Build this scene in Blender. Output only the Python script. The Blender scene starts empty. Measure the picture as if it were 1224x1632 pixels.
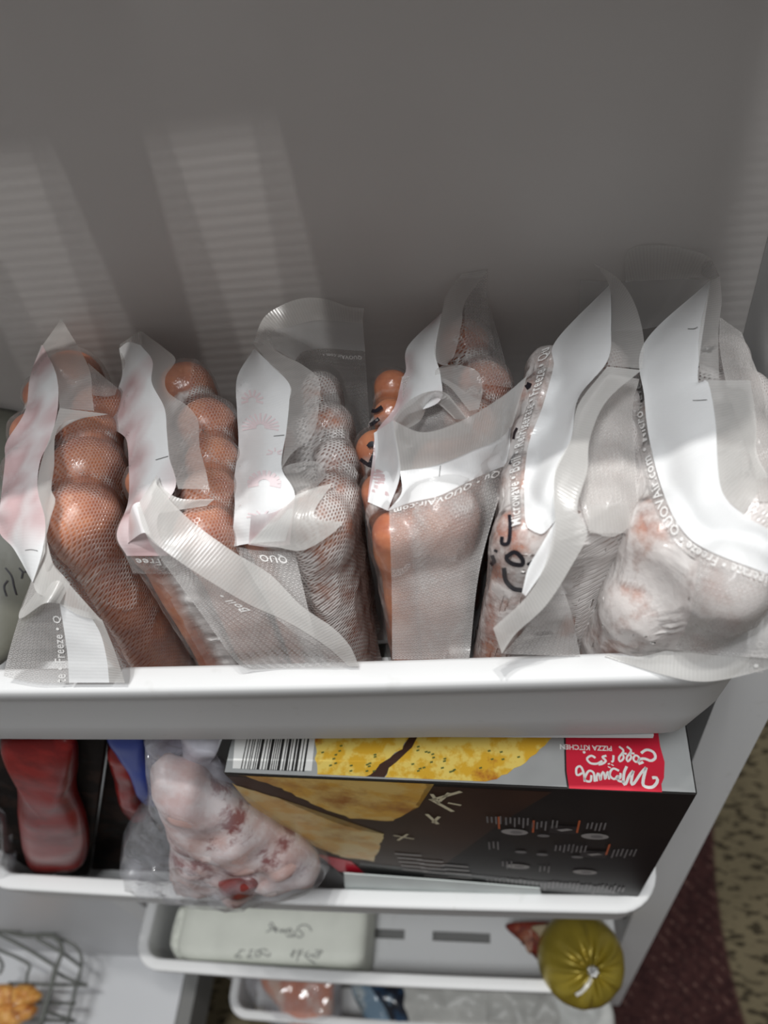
import bpy, bmesh, math, random
import numpy as np
from mathutils import Vector, Matrix, noise
from mathutils.bvhtree import BVHTree

random.seed(4)
SC = bpy.context.scene
COL = SC.collection
PI = math.pi

# ------------------------------------------------------------------ camera, light, exposure
CAM = np.array([0.16031, -0.30056, 0.26197]); FOC = 1224.5
a_, b_, c_ = 2.343e-01, -8.468e-01, -2.181e-01
Rz = np.array([[math.cos(a_), -math.sin(a_), 0], [math.sin(a_), math.cos(a_), 0], [0, 0, 1]])
Rx = np.array([[1, 0, 0], [0, math.cos(b_), -math.sin(b_)], [0, math.sin(b_), math.cos(b_)]])
Rb = np.array([[1, 0, 0], [0, 0, -1], [0, 1, 0]], float)
Rr = np.array([[math.cos(c_), -math.sin(c_), 0], [math.sin(c_), math.cos(c_), 0], [0, 0, 1]])
ROT = Rz @ Rx @ Rb @ Rr
cd = bpy.data.cameras.new('camera'); cam = bpy.data.objects.new('camera', cd); COL.objects.link(cam)
cam.matrix_world = Matrix([[*ROT[i], CAM[i]] for i in range(3)] + [[0, 0, 0, 1]])
cd.sensor_fit = 'HORIZONTAL'; cd.sensor_width = 36; cd.lens = 36 * FOC / 1224; cd.clip_start = .01
cd.dof.use_dof = True; cd.dof.focus_distance = 0.33; cd.dof.aperture_fstop = 11.0
SC.camera = cam
SC.view_settings.view_transform = 'Standard'; SC.view_settings.look = 'None'
SC.view_settings.gamma = 1; SC.view_settings.exposure = 0.0
SC.cycles.transparent_max_bounces = 24
SC.cycles.max_bounces = 8
w = bpy.data.worlds.new('room_light'); SC.world = w; w.use_nodes = True
w.node_tree.nodes['Background'].inputs[0].default_value = (1, .98, .96, 1)
w.node_tree.nodes['Background'].inputs[1].default_value = .20


def area(name, loc, target, size, power, color=(1, 1, 1)):
    l = bpy.data.lights.new(name, 'AREA'); l.shape = 'DISK'; l.size = size; l.energy = power; l.color = color
    o = bpy.data.objects.new(name, l); COL.objects.link(o); o.location = loc
    o.rotation_euler = (Vector(target) - Vector(loc)).to_track_quat('-Z', 'Y').to_euler()
    return o


area('ceiling_bulb', (.243, -.27, 2.15), (.1, -.1, 0), .045, 15.0, (1, .99, .96))
area('ceiling_bulb', (.056, -.27, 2.15), (.1, -.1, 0), .045, 15.0, (1, .99, .96))
area('soft_fill_light', (.0, -.88, 2.1), (.1, -.1, 0), .6, 32.0, (.97, .99, 1))  # added soft fill from above and in front, brightens the bag bands


# ------------------------------------------------------------------ measuring helpers (pixel + known height -> point in the room)
def ray(px, py): return ROT @ np.array([(px - 612) / FOC, (816 - py) / FOC, -1.])


def P(px, py, z):
    d = ray(px, py); t = (z - CAM[2]) / d[2]; p = CAM + d * t
    if p[1] > -.0015: p = PY(px, py, -.0015)
    return Vector(p)


def PY(px, py, y):
    d = ray(px, py); return Vector(CAM + d * (y - CAM[1]) / d[1])


def PP(px, py, o, n):
    d = Vector(ray(px, py)); c = Vector(CAM); return c + d * ((Vector(o) - c).dot(n) / d.dot(n))


# ------------------------------------------------------------------ materials
def mat(name):
    m = bpy.data.materials.new(name); m.use_nodes = True; nt = m.node_tree; nt.nodes.clear()
    return m, nt, (lambda t, **k: mk(nt, t, **k))


def mk(nt, t, **k):
    n = nt.nodes.new(t)
    for a, v in k.items():
        if a.startswith('i_'):
            key = a[2:]; key = int(key) if key.isdigit() else key.replace('_', ' ')
            n.inputs[key].default_value = v
        else: setattr(n, a, v)
    return n


def L(nt, a, b): nt.links.new(a, b)


def math_n(nt, op, a, b=None, c=None, clamp=False):
    n = nt.nodes.new('ShaderNodeMath'); n.operation = op; n.use_clamp = clamp
    for i, v in enumerate((a, b, c)):
        if v is None: continue
        if isinstance(v, (int, float)): n.inputs[i].default_value = v
        else: nt.links.new(v, n.inputs[i])
    return n.outputs[0]


def mixc(nt, f, a, b):
    n = nt.nodes.new('ShaderNodeMix'); n.data_type = 'RGBA'
    for i, v in ((0, f), (6, a), (7, b)):
        if isinstance(v, (int, float)): n.inputs[i].default_value = v
        elif isinstance(v, tuple): n.inputs[i].default_value = (*v[:3], 1)
        else: nt.links.new(v, n.inputs[i])
    return n.outputs[2]


def ramp(nt, f, lo, hi, a=0., b=1.):
    n = nt.nodes.new('ShaderNodeMapRange'); n.clamp = True
    nt.links.new(f, n.inputs[0])
    for i, v in enumerate((lo, hi, a, b)): n.inputs[i + 1].default_value = v
    return n.outputs[0]


def noise_n(nt, vec, scale, detail=3, rough=.55):
    n = nt.nodes.new('ShaderNodeTexNoise'); n.inputs['Scale'].default_value = scale
    n.inputs['Detail'].default_value = detail; n.inputs['Roughness'].default_value = rough
    if vec is not None: nt.links.new(vec, n.inputs['Vector'])
    return n.outputs[0]


def plain(name, col, rough=.5, metal=0, var=0., vscale=40, bump=0., bscale=200, spec=.5, sub=0., coat=0.):
    m, nt, N = mat(name)
    out = N('ShaderNodeOutputMaterial'); p = N('ShaderNodeBsdfPrincipled')
    L(nt, p.outputs[0], out.inputs[0])
    tc = N('ShaderNodeTexCoord').outputs['Object']
    nn = noise_n(nt, tc, vscale)
    dark = tuple(c * (1 - var) for c in col); lite = tuple(min(1, c * (1 + var)) for c in col)
    L(nt, mixc(nt, ramp(nt, nn, .3, .7), dark, lite), p.inputs['Base Color'])
    p.inputs['Roughness'].default_value = rough; p.inputs['Metallic'].default_value = metal
    p.inputs['Specular IOR Level'].default_value = spec; p.inputs['Coat Weight'].default_value = coat
    if sub: p.inputs['Subsurface Weight'].default_value = sub; p.inputs['Subsurface Scale'].default_value = .004
    if bump:
        b = N('ShaderNodeBump', i_Strength=bump, i_Distance=.001)
        L(nt, noise_n(nt, tc, bscale, 4), b.inputs['Height']); L(nt, b.outputs[0], p.inputs['Normal'])
    return m


def liner_mat():
    m, nt, N = mat('liner_plastic')
    out = N('ShaderNodeOutputMaterial'); p = N('ShaderNodeBsdfPrincipled'); L(nt, p.outputs[0], out.inputs[0])
    tc = N('ShaderNodeTexCoord').outputs['Object']
    L(nt, mixc(nt, ramp(nt, noise_n(nt, tc, 6), .3, .7), (.56, .535, .52), (.62, .595, .58)), p.inputs['Base Color'])
    p.inputs['Roughness'].default_value = .38
    s = N('ShaderNodeSeparateXYZ'); L(nt, tc, s.inputs[0])
    wv = math_n(nt, 'SINE', math_n(nt, 'MULTIPLY', s.outputs[2], 2 * PI / .0052))
    mp = N('ShaderNodeMapping'); L(nt, tc, mp.inputs[0]); mp.inputs['Scale'].default_value = (6, 6, 160)
    n2 = noise_n(nt, mp.outputs[0], 1.0, 2)
    h = math_n(nt, 'ADD', math_n(nt, 'MULTIPLY', wv, .35), n2)
    b = N('ShaderNodeBump', i_Strength=.25, i_Distance=.0002); L(nt, h, b.inputs['Height']); L(nt, b.outputs[0], p.inputs['Normal'])
    return m


def bin_mat():
    m, nt, N = mat('white_bin_plastic')
    out = N('ShaderNodeOutputMaterial'); p = N('ShaderNodeBsdfPrincipled'); L(nt, p.outputs[0], out.inputs[0])
    tc = N('ShaderNodeTexCoord').outputs['Object']
    sm = ramp(nt, noise_n(nt, tc, 90, 2), .66, .74, 0, .35)
    L(nt, mixc(nt, sm, (.66, .665, .67), (.56, .56, .55)), p.inputs['Base Color'])
    p.inputs['Roughness'].default_value = .5; p.inputs['Specular IOR Level'].default_value = .3
    b = N('ShaderNodeBump', i_Strength=.08, i_Distance=.001); L(nt, noise_n(nt, tc, 25, 2), b.inputs['Height']); L(nt, b.outputs[0], p.inputs['Normal'])
    return m


def dots(nt, uv, per):
    """embossed grid: 1 in the middle of each cell"""
    s = nt.nodes.new('ShaderNodeSeparateXYZ'); nt.links.new(uv, s.inputs[0])
    v = math_n(nt, 'DIVIDE', s.outputs[1], per)
    row = math_n(nt, 'FLOOR', v)
    off = math_n(nt, 'MULTIPLY', math_n(nt, 'MODULO', row, 2.0), .5)
    u = math_n(nt, 'ADD', math_n(nt, 'DIVIDE', s.outputs[0], per), off)
    fu = math_n(nt, 'SUBTRACT', math_n(nt, 'FRACT', u), .5); fv = math_n(nt, 'SUBTRACT', math_n(nt, 'FRACT', v), .5)
    d = math_n(nt, 'SQRT', math_n(nt, 'ADD', math_n(nt, 'MULTIPLY', fu, fu), math_n(nt, 'MULTIPLY', fv, fv)))
    return d


def skin_mat(name, frost, base=.2, dk=(.38, .58, .25, .95), bs=.8, per=.0016, smooth=False, gapw=.75, pat=17):
    """vacuum film: clear where it clings, whitish where it bridges or is frosted; embossed dots"""
    m, nt, N = mat(name)
    out = N('ShaderNodeOutputMaterial')
    tc = N('ShaderNodeTexCoord').outputs['Object']
    uv = N('ShaderNodeAttribute', attribute_name='duv').outputs['Vector']
    gap = N('ShaderNodeAttribute', attribute_name='gap').outputs['Fac']
    side = N('ShaderNodeAttribute', attribute_name='side').outputs['Fac']
    d = dots(nt, uv, per)
    dot = ramp(nt, d, .16, .30)              # 0 in pit, 1 around
    fr = ramp(nt, noise_n(nt, tc, 70, 5, .65), 1 - frost - .10, 1 - frost + .10)
    if frost <= 0: fr = math_n(nt, 'MULTIPLY', fr, 0)
    g = ramp(nt, gap, .0014, .0040)
    wr = ramp(nt, noise_n(nt, tc, 140, 4, .7), .55, .75, 0, .35)
    opq = math_n(nt, 'ADD', base, math_n(nt, 'MULTIPLY', fr, .72))
    opq = math_n(nt, 'ADD', opq, math_n(nt, 'MULTIPLY', g, gapw))
    opq = math_n(nt, 'ADD', opq, math_n(nt, 'MULTIPLY', wr, math_n(nt, 'ADD', .3, g)))
    opq = math_n(nt, 'MINIMUM', opq, .93)
    dd = math_n(nt, 'MAXIMUM', dot, math_n(nt, 'SUBTRACT', 1.0, side))   # dots only where side = 1
    dn = ramp(nt, noise_n(nt, tc, 38, 3), *dk)
    opq = math_n(nt, 'MULTIPLY', opq, math_n(nt, 'SUBTRACT', 1.0, math_n(nt, 'MULTIPLY', math_n(nt, 'SUBTRACT', 1.0, dd), dn)))
    p = N('ShaderNodeBsdfPrincipled'); p.inputs['Base Color'].default_value = (.80, .775, .76, 1)
    p.inputs['Roughness'].default_value = .42; p.inputs['Specular IOR Level'].default_value = .3
    tl = N('ShaderNodeBsdfTranslucent'); tl.inputs[0].default_value = (.8, .77, .75, 1)
    m0 = N('ShaderNodeMixShader'); m0.inputs[0].default_value = .25; L(nt, p.outputs[0], m0.inputs[1]); L(nt, tl.outputs[0], m0.inputs[2])
    tr = N('ShaderNodeBsdfTransparent')
    gl = N('ShaderNodeBsdfGlossy'); gl.inputs['Roughness'].default_value = .2
    m1 = N('ShaderNodeMixShader'); L(nt, opq, m1.inputs[0]); L(nt, tr.outputs[0], m1.inputs[1]); L(nt, m0.outputs[0], m1.inputs[2])
    lw = N('ShaderNodeLayerWeight'); lw.inputs[0].default_value = .25
    m2 = N('ShaderNodeMixShader'); L(nt, math_n(nt, 'ADD', .03, math_n(nt, 'MULTIPLY', lw.outputs['Fresnel'], .3)), m2.inputs[0])
    L(nt, m1.outputs[0], m2.inputs[1]); L(nt, gl.outputs[0], m2.inputs[2]); L(nt, m2.outputs[0], out.inputs[0])
    h = math_n(nt, 'ADD', math_n(nt, 'MULTIPLY', math_n(nt, 'MULTIPLY', ramp(nt, d, .1, .45), side), .9), math_n(nt, 'MULTIPLY', noise_n(nt, tc, 220, 3), .8))
    b = N('ShaderNodeBump', i_Strength=bs, i_Distance=.0007); L(nt, h, b.inputs['Height'])
    for x in (p, gl, tl): L(nt, b.outputs[0], x.inputs['Normal'])
    L(nt, b.outputs[0], lw.inputs['Normal'])
    return m


def sheet_mat(name, opac, col, kind, rough=.38, pink=0.):
    """free sheets of the bag: kind = 'band' white writing band, 'strip' ribbed seal edge, 'film' embossed film"""
    m, nt, N = mat(name)
    out = N('ShaderNodeOutputMaterial')
    tc = N('ShaderNodeTexCoord').outputs['Object']
    uv = N('ShaderNodeAttribute', attribute_name='duv').outputs['Vector']
    gap = N('ShaderNodeAttribute', attribute_name='gap').outputs['Fac']
    s = N('ShaderNodeSeparateXYZ'); L(nt, uv, s.inputs[0])
    c = col
    if kind == 'strip':
        r = math_n(nt, 'SINE', math_n(nt, 'MULTIPLY', s.outputs[0], 2 * PI / .0013))
        h = math_n(nt, 'MULTIPLY', r, .09)
        op = math_n(nt, 'ADD', opac, math_n(nt, 'MULTIPLY', r, .02))
    elif kind == 'film':
        d = dots(nt, uv, .0017)
        ring = math_n(nt, 'SUBTRACT', 1.0, math_n(nt, 'ABSOLUTE', math_n(nt, 'MULTIPLY', math_n(nt, 'SUBTRACT', d, .3), 7)), clamp=True)
        h = ring
        nn = ramp(nt, noise_n(nt, tc, 45, 3), .35, .65, -.08, .10)
        op = math_n(nt, 'ADD', math_n(nt, 'ADD', opac, math_n(nt, 'MULTIPLY', ring, .30)), nn)
    else:
        r = math_n(nt, 'SINE', math_n(nt, 'MULTIPLY', s.outputs[0], 2 * PI / .0016))
        h = math_n(nt, 'ADD', math_n(nt, 'MULTIPLY', r, .04), math_n(nt, 'ADD', noise_n(nt, tc, 90, 3), math_n(nt, 'MULTIPLY', math_n(nt, 'ABSOLUTE', math_n(nt, 'SUBTRACT', noise_n(nt, tc, 22, 2), .5)), 8)))
        op = opac
    if pink:
        pk = math_n(nt, 'MULTIPLY', ramp(nt, gap, .0035, .0110, 1, 0), pink)
        pk = math_n(nt, 'MULTIPLY', pk, ramp(nt, noise_n(nt, tc, 60, 2), .35, .6, .5, 1))
        c = mixc(nt, pk, col, (.60, .40, .41))
    p = N('ShaderNodeBsdfPrincipled'); p.inputs['Roughness'].default_value = rough; p.inputs['Specular IOR Level'].default_value = .35
    tl = N('ShaderNodeBsdfTranslucent')
    for x, k in ((p, 'Base Color'), (tl, 'Color')):
        if isinstance(c, tuple): x.inputs[k].default_value = (*c, 1)
        else: L(nt, c, x.inputs[k])
    m0 = N('ShaderNodeMixShader'); m0.inputs[0].default_value = .15 if kind == 'band' else .35; L(nt, p.outputs[0], m0.inputs[1]); L(nt, tl.outputs[0], m0.inputs[2])
    tr = N('ShaderNodeBsdfTransparent')
    m1 = N('ShaderNodeMixShader')
    if isinstance(op, (int, float)): m1.inputs[0].default_value = op
    else: L(nt, op, m1.inputs[0])
    L(nt, tr.outputs[0], m1.inputs[1]); L(nt, m0.outputs[0], m1.inputs[2])
    gl = N('ShaderNodeBsdfGlossy'); gl.inputs['Roughness'].default_value = .22
    lw = N('ShaderNodeLayerWeight'); lw.inputs[0].default_value = .2
    m2 = N('ShaderNodeMixShader'); L(nt, math_n(nt, 'ADD', .02, math_n(nt, 'MULTIPLY', lw.outputs['Fresnel'], .25)), m2.inputs[0])
    L(nt, m1.outputs[0], m2.inputs[1]); L(nt, gl.outputs[0], m2.inputs[2]); L(nt, m2.outputs[0], out.inputs[0])
    b = N('ShaderNodeBump', i_Strength=.5, i_Distance=.0004); L(nt, h, b.inputs['Height'])
    for x in (p, tl, gl): L(nt, b.outputs[0], x.inputs['Normal'])
    return m


def sausage_mat():
    m, nt, N = mat('sausage_casing')
    out = N('ShaderNodeOutputMaterial'); p = N('ShaderNodeBsdfPrincipled'); L(nt, p.outputs[0], out.inputs[0])
    tc = N('ShaderNodeTexCoord').outputs['Object']
    a = mixc(nt, ramp(nt, noise_n(nt, tc, 70, 4, .6), .35, .65), (.38, .095, .035), (.60, .21, .085))
    a = mixc(nt, ramp(nt, noise_n(nt, tc, 300, 3), .6, .75, 0, .5), a, (.75, .42, .27))
    L(nt, a, p.inputs['Base Color']); p.inputs['Roughness'].default_value = .35
    b = N('ShaderNodeBump', i_Strength=.3, i_Distance=.001); L(nt, noise_n(nt, tc, 160, 3), b.inputs['Height']); L(nt, b.outputs[0], p.inputs['Normal'])
    return m


def blotch(name, c1, c2, c3, s1, s2, t=(.45, .55), t2=(.55, .65), rough=.35, bump=.3, spec=.5):
    m, nt, N = mat(name)
    out = N('ShaderNodeOutputMaterial'); p = N('ShaderNodeBsdfPrincipled'); L(nt, p.outputs[0], out.inputs[0])
    tc = N('ShaderNodeTexCoord').outputs['Object']
    a = mixc(nt, ramp(nt, noise_n(nt, tc, s1, 4, .6), *t), c1, c2)
    a = mixc(nt, ramp(nt, noise_n(nt, tc, s2, 5, .65), *t2), a, c3)
    L(nt, a, p.inputs['Base Color']); p.inputs['Roughness'].default_value = rough; p.inputs['Specular IOR Level'].default_value = spec
    b = N('ShaderNodeBump', i_Strength=bump, i_Distance=.001); L(nt, noise_n(nt, tc, s2, 4), b.inputs['Height']); L(nt, b.outputs[0], p.inputs['Normal'])
    return m


def clear_mat(name, op=.12, col=(.8, .82, .85), rough=.12, gloss=.12):
    m, nt, N = mat(name)
    out = N('ShaderNodeOutputMaterial'); tr = N('ShaderNodeBsdfTransparent'); df = N('ShaderNodeBsdfPrincipled')
    df.inputs['Base Color'].default_value = (*col, 1); df.inputs['Roughness'].default_value = rough
    gl = N('ShaderNodeBsdfGlossy'); gl.inputs['Roughness'].default_value = rough
    tc = N('ShaderNodeTexCoord').outputs['Object']
    m1 = N('ShaderNodeMixShader'); L(nt, ramp(nt, noise_n(nt, tc, 30, 4), .4, .7, op * .6, min(1, op * 1.8)), m1.inputs[0])
    L(nt, tr.outputs[0], m1.inputs[1]); L(nt, df.outputs[0], m1.inputs[2])
    m2 = N('ShaderNodeMixShader'); m2.inputs[0].default_value = gloss; L(nt, m1.outputs[0], m2.inputs[1]); L(nt, gl.outputs[0], m2.inputs[2]); L(nt, m2.outputs[0], out.inputs[0])
    b = N('ShaderNodeBump', i_Strength=.8, i_Distance=.002); L(nt, noise_n(nt, tc, 60, 3), b.inputs['Height'])
    L(nt, b.outputs[0], gl.inputs['Normal'])
    return m


def carpet_mat():
    m, nt, N = mat('patterned_carpet')
    out = N('ShaderNodeOutputMaterial'); p = N('ShaderNodeBsdfPrincipled'); L(nt, p.outputs[0], out.inputs[0])
    tc = N('ShaderNodeTexCoord').outputs['Object']; s = N('ShaderNodeSeparateXYZ'); L(nt, tc, s.inputs[0])
    X, Y = s.outputs[0], s.outputs[1]
    mp = N('ShaderNodeMapping'); L(nt, tc, mp.inputs[0]); mp.inputs['Rotation'].default_value = (0, 0, .7); mp.inputs['Scale'].default_value = (1, 2.6, 1)
    n1 = noise_n(nt, mp.outputs[0], 36, 2, .5)
    beige = mixc(nt, ramp(nt, n1, .52, .60), (.150, .125, .078), (.035, .028, .018))
    beige = mixc(nt, ramp(nt, noise_n(nt, tc, 300, 2), .4, .8, 0, .5), beige, (.10, .085, .055))
    wv = mk(nt, 'ShaderNodeTexWave'); wv.inputs['Scale'].default_value = 26; wv.inputs['Distortion'].default_value = 1.5
    wv.inputs['Detail'].default_value = 2; wv.bands_direction = 'DIAGONAL'; L(nt, tc, wv.inputs[0])
    fl = math_n(nt, 'MULTIPLY', ramp(nt, wv.outputs['Fac'], .75, .95), ramp(nt, noise_n(nt, tc, 130, 2), .5, .65, 0, .75))
    maroon = mixc(nt, fl, (.046, .020, .019), (.16, .095, .08))
    maroon = mixc(nt, ramp(nt, noise_n(nt, tc, 90, 2), .45, .6, 0, .6), maroon, (.02, .009, .010))
    # maroon blade: right edge is an arc in the room, left edge runs under the freezer door
    yy = math_n(nt, 'SUBTRACT', Y, .02)
    edge = math_n(nt, 'ADD', .497, math_n(nt, 'MULTIPLY', math_n(nt, 'MULTIPLY', yy, yy), .55))
    k = math_n(nt, 'MULTIPLY', ramp(nt, math_n(nt, 'SUBTRACT', edge, X), -.004, .004), ramp(nt, X, -.02, .0))
    k = math_n(nt, 'MULTIPLY', k, ramp(nt, Y, .25, .262, 1, 0))
    L(nt, mixc(nt, k, beige, maroon), p.inputs['Base Color']); p.inputs['Roughness'].default_value = .95; p.inputs['Specular IOR Level'].default_value = .1
    b = N('ShaderNodeBump', i_Strength=.6, i_Distance=.003); L(nt, n1, b.inputs['Height']); L(nt, b.outputs[0], p.inputs['Normal'])
    return m


M = {}
M['liner'] = liner_mat(); M['bin'] = bin_mat(); M['carpet'] = carpet_mat(); M['sausage'] = sausage_mat()
M['gasket'] = plain('grey_gasket_rubber', (.17, .17, .165), .7)
M['cab'] = plain('white_cabinet_plastic', (.55, .56, .58), .4, var=.05, vscale=4)
M['band'] = sheet_mat('white_write_on_band', .95, (.87, .88, .89), 'band', pink=.9)
M['bandw'] = sheet_mat('plain_write_on_band', .95, (.87, .88, .89), 'band')
M['band2'] = sheet_mat('thin_white_band', .30, (.80, .80, .80), 'band')
M['strip'] = sheet_mat('ribbed_seal_strip', .40, (.80, .78, .76), 'strip')
M['strip2'] = sheet_mat('cloudy_seal_strip', .70, (.76, .75, .73), 'strip')
M['film'] = sheet_mat('embossed_film', .40, (.77, .75, .74), 'film')
M['frostfilm'] = sheet_mat('frosted_embossed_film', .60, (.78, .75, .73), 'film')
M['film2'] = sheet_mat('clear_embossed_film', .17, (.72, .70, .69), 'film')
M['print'] = plain('white_print', (.74, .73, .72), .6)
M['ink'] = plain('black_marker_ink', (.012, .010, .016), .35)
M['pinkp'] = plain('pink_mark', (.72, .61, .63), .5)
M['pen'] = plain('grey_pen_ink', (.10, .10, .10), .6)


# ------------------------------------------------------------------ object helpers
def link(name, me, m, parent=None):
    o = bpy.data.objects.new(name, me); COL.objects.link(o)
    if m is not None:
        for x in (m if isinstance(m, (list, tuple)) else [m]): me.materials.append(x)
    if parent: o.parent = parent
    return o


def tag(o, label=None, cat=None, group=None, kind=None):
    if label: o['label'] = label
    if cat: o['category'] = cat
    if group: o['group'] = group
    if kind: o['kind'] = kind
    return o


def empty(name, loc, label, cat, group=None):
    o = bpy.data.objects.new(name, None); COL.objects.link(o); o.location = loc; o.empty_display_size = .02
    tag(o, label, cat, group); bpy.context.view_layer.update(); return o


def bm_obj(name, bm, m, parent=None, smooth=True, bevel=0., seg=2):
    if bevel:
        bmesh.ops.bevel(bm, geom=[e for e in bm.edges if len(e.link_faces) == 2 and e.calc_face_angle(0) > .5], offset=bevel, segments=seg, affect='EDGES', profile=.7)
    me = bpy.data.meshes.new(name); bm.to_mesh(me); bm.free()
    if parent is not None:
        me.transform(Matrix.Translation(-parent_loc(parent)))
    if smooth:
        for p in me.polygons: p.use_smooth = True
    return link(name, me, m, parent)


def parent_loc(o):
    v = Vector(o.location)
    while o.parent: o = o.parent; v = v + Vector(o.location)
    return v


def box(bm, x0, x1, y0, y1, z0, z1):
    vs = [bm.verts.new(p) for p in ((x0, y0, z0), (x1, y0, z0), (x1, y1, z0), (x0, y1, z0), (x0, y0, z1), (x1, y0, z1), (x1, y1, z1), (x0, y1, z1))]
    for f in ((0, 3, 2, 1), (4, 5, 6, 7), (0, 1, 5, 4), (1, 2, 6, 5), (2, 3, 7, 6), (3, 0, 4, 7)): bm.faces.new([vs[i] for i in f])
    return vs


def struct(name, bm, m, bevel=0.):
    o = bm_obj(name, bm, m, None, smooth=False, bevel=bevel); o['kind'] = 'structure'; return o


def catmull(pts, n):
    pts = [np.array(p, float) for p in pts]
    if len(pts) == 2:
        return [pts[0] + (pts[1] - pts[0]) * i / (n - 1) for i in range(n)]
    q = [2 * pts[0] - pts[1]] + pts + [2 * pts[-1] - pts[-2]]
    seg = []
    dense = []
    for i in range(1, len(q) - 2):
        p0, p1, p2, p3 = q[i - 1], q[i], q[i + 1], q[i + 2]
        for k in range(24):
            t = k / 24
            dense.append(.5 * ((2 * p1) + (-p0 + p2) * t + (2 * p0 - 5 * p1 + 4 * p2 - p3) * t * t + (-p0 + 3 * p1 - 3 * p2 + p3) * t ** 3))
    dense.append(pts[-1])
    D = [0.]
    for a, b in zip(dense, dense[1:]): D.append(D[-1] + float(np.linalg.norm((b - a)[:2] if len(a) > 2 and abs(a[0]) > 2 else (b - a))))
    out = []; j = 0
    for i in range(n):
        s = D[-1] * i / (n - 1)
        while j < len(D) - 2 and D[j + 1] < s: j += 1
        f = (s - D[j]) / max(1e-9, D[j + 1] - D[j]); out.append(dense[j] * (1 - f) + dense[j + 1] * f)
    return out


def tube(bm, pts, r, seg=8, closed=False):
    pts = [Vector(p) for p in pts]; rings = []
    n = len(pts)
    up = Vector((0, 0, 1))
    for i, p in enumerate(pts):
        a = pts[i - 1] if i else p; b = pts[i + 1] if i < n - 1 else p
        d = (b - a).normalized()
        s = d.cross(up)
        if s.length < 1e-3: s = d.cross(Vector((0, 1, 0)))
        s.normalize(); t = s.cross(d)
        rings.append([bm.verts.new(p + (s * math.cos(k * 2 * PI / seg) + t * math.sin(k * 2 * PI / seg)) * r) for k in range(seg)])
    for A, B in zip(rings, rings[1:]):
        for k in range(seg): bm.faces.new((A[k], A[(k + 1) % seg], B[(k + 1) % seg], B[k]))
    bm.faces.new(rings[0][::-1]); bm.faces.new(rings[-1])


# ------------------------------------------------------------------ setting: freezer door, cabinet, floor
bm = bmesh.new(); box(bm, -.304, .304, 0, .055, -1.16, .62); struct('wall_back', bm, M['liner'])      # door liner
bm = bmesh.new(); box(bm, .272, .304, -.0935, -.0005, -1.16, .6); struct('trim_1', bm, M['bin'], bevel=.006)   # raised bead of the door liner
bm = bmesh.new(); box(bm, -.304, -.272, -.0935, -.0005, -1.16, .6); struct('trim_2', bm, M['bin'], bevel=.006)
bm = bmesh.new(); box(bm, -1.0, -.31, -.088, -.05, -.999, .6); struct('wall_left', bm, M['cab'], bevel=.006)    # inner side of the cabinet
bm = bmesh.new(); box(bm, -1.0, -.338, -.75, -.05, -1.07, -1.0); struct('trim_3', bm, M['cab'], bevel=.008)     # cabinet bottom
bm = bmesh.new(); box(bm, -.337, -.316, -.75, -.049, -1.07, -1.001); struct('trim_4', bm, M['gasket'], bevel=.004)
bm = bmesh.new(); box(bm, -1.6, 2.2, -1.4, 1.6, -1.27, -1.25); struct('floor', bm, M['carpet'])


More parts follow.
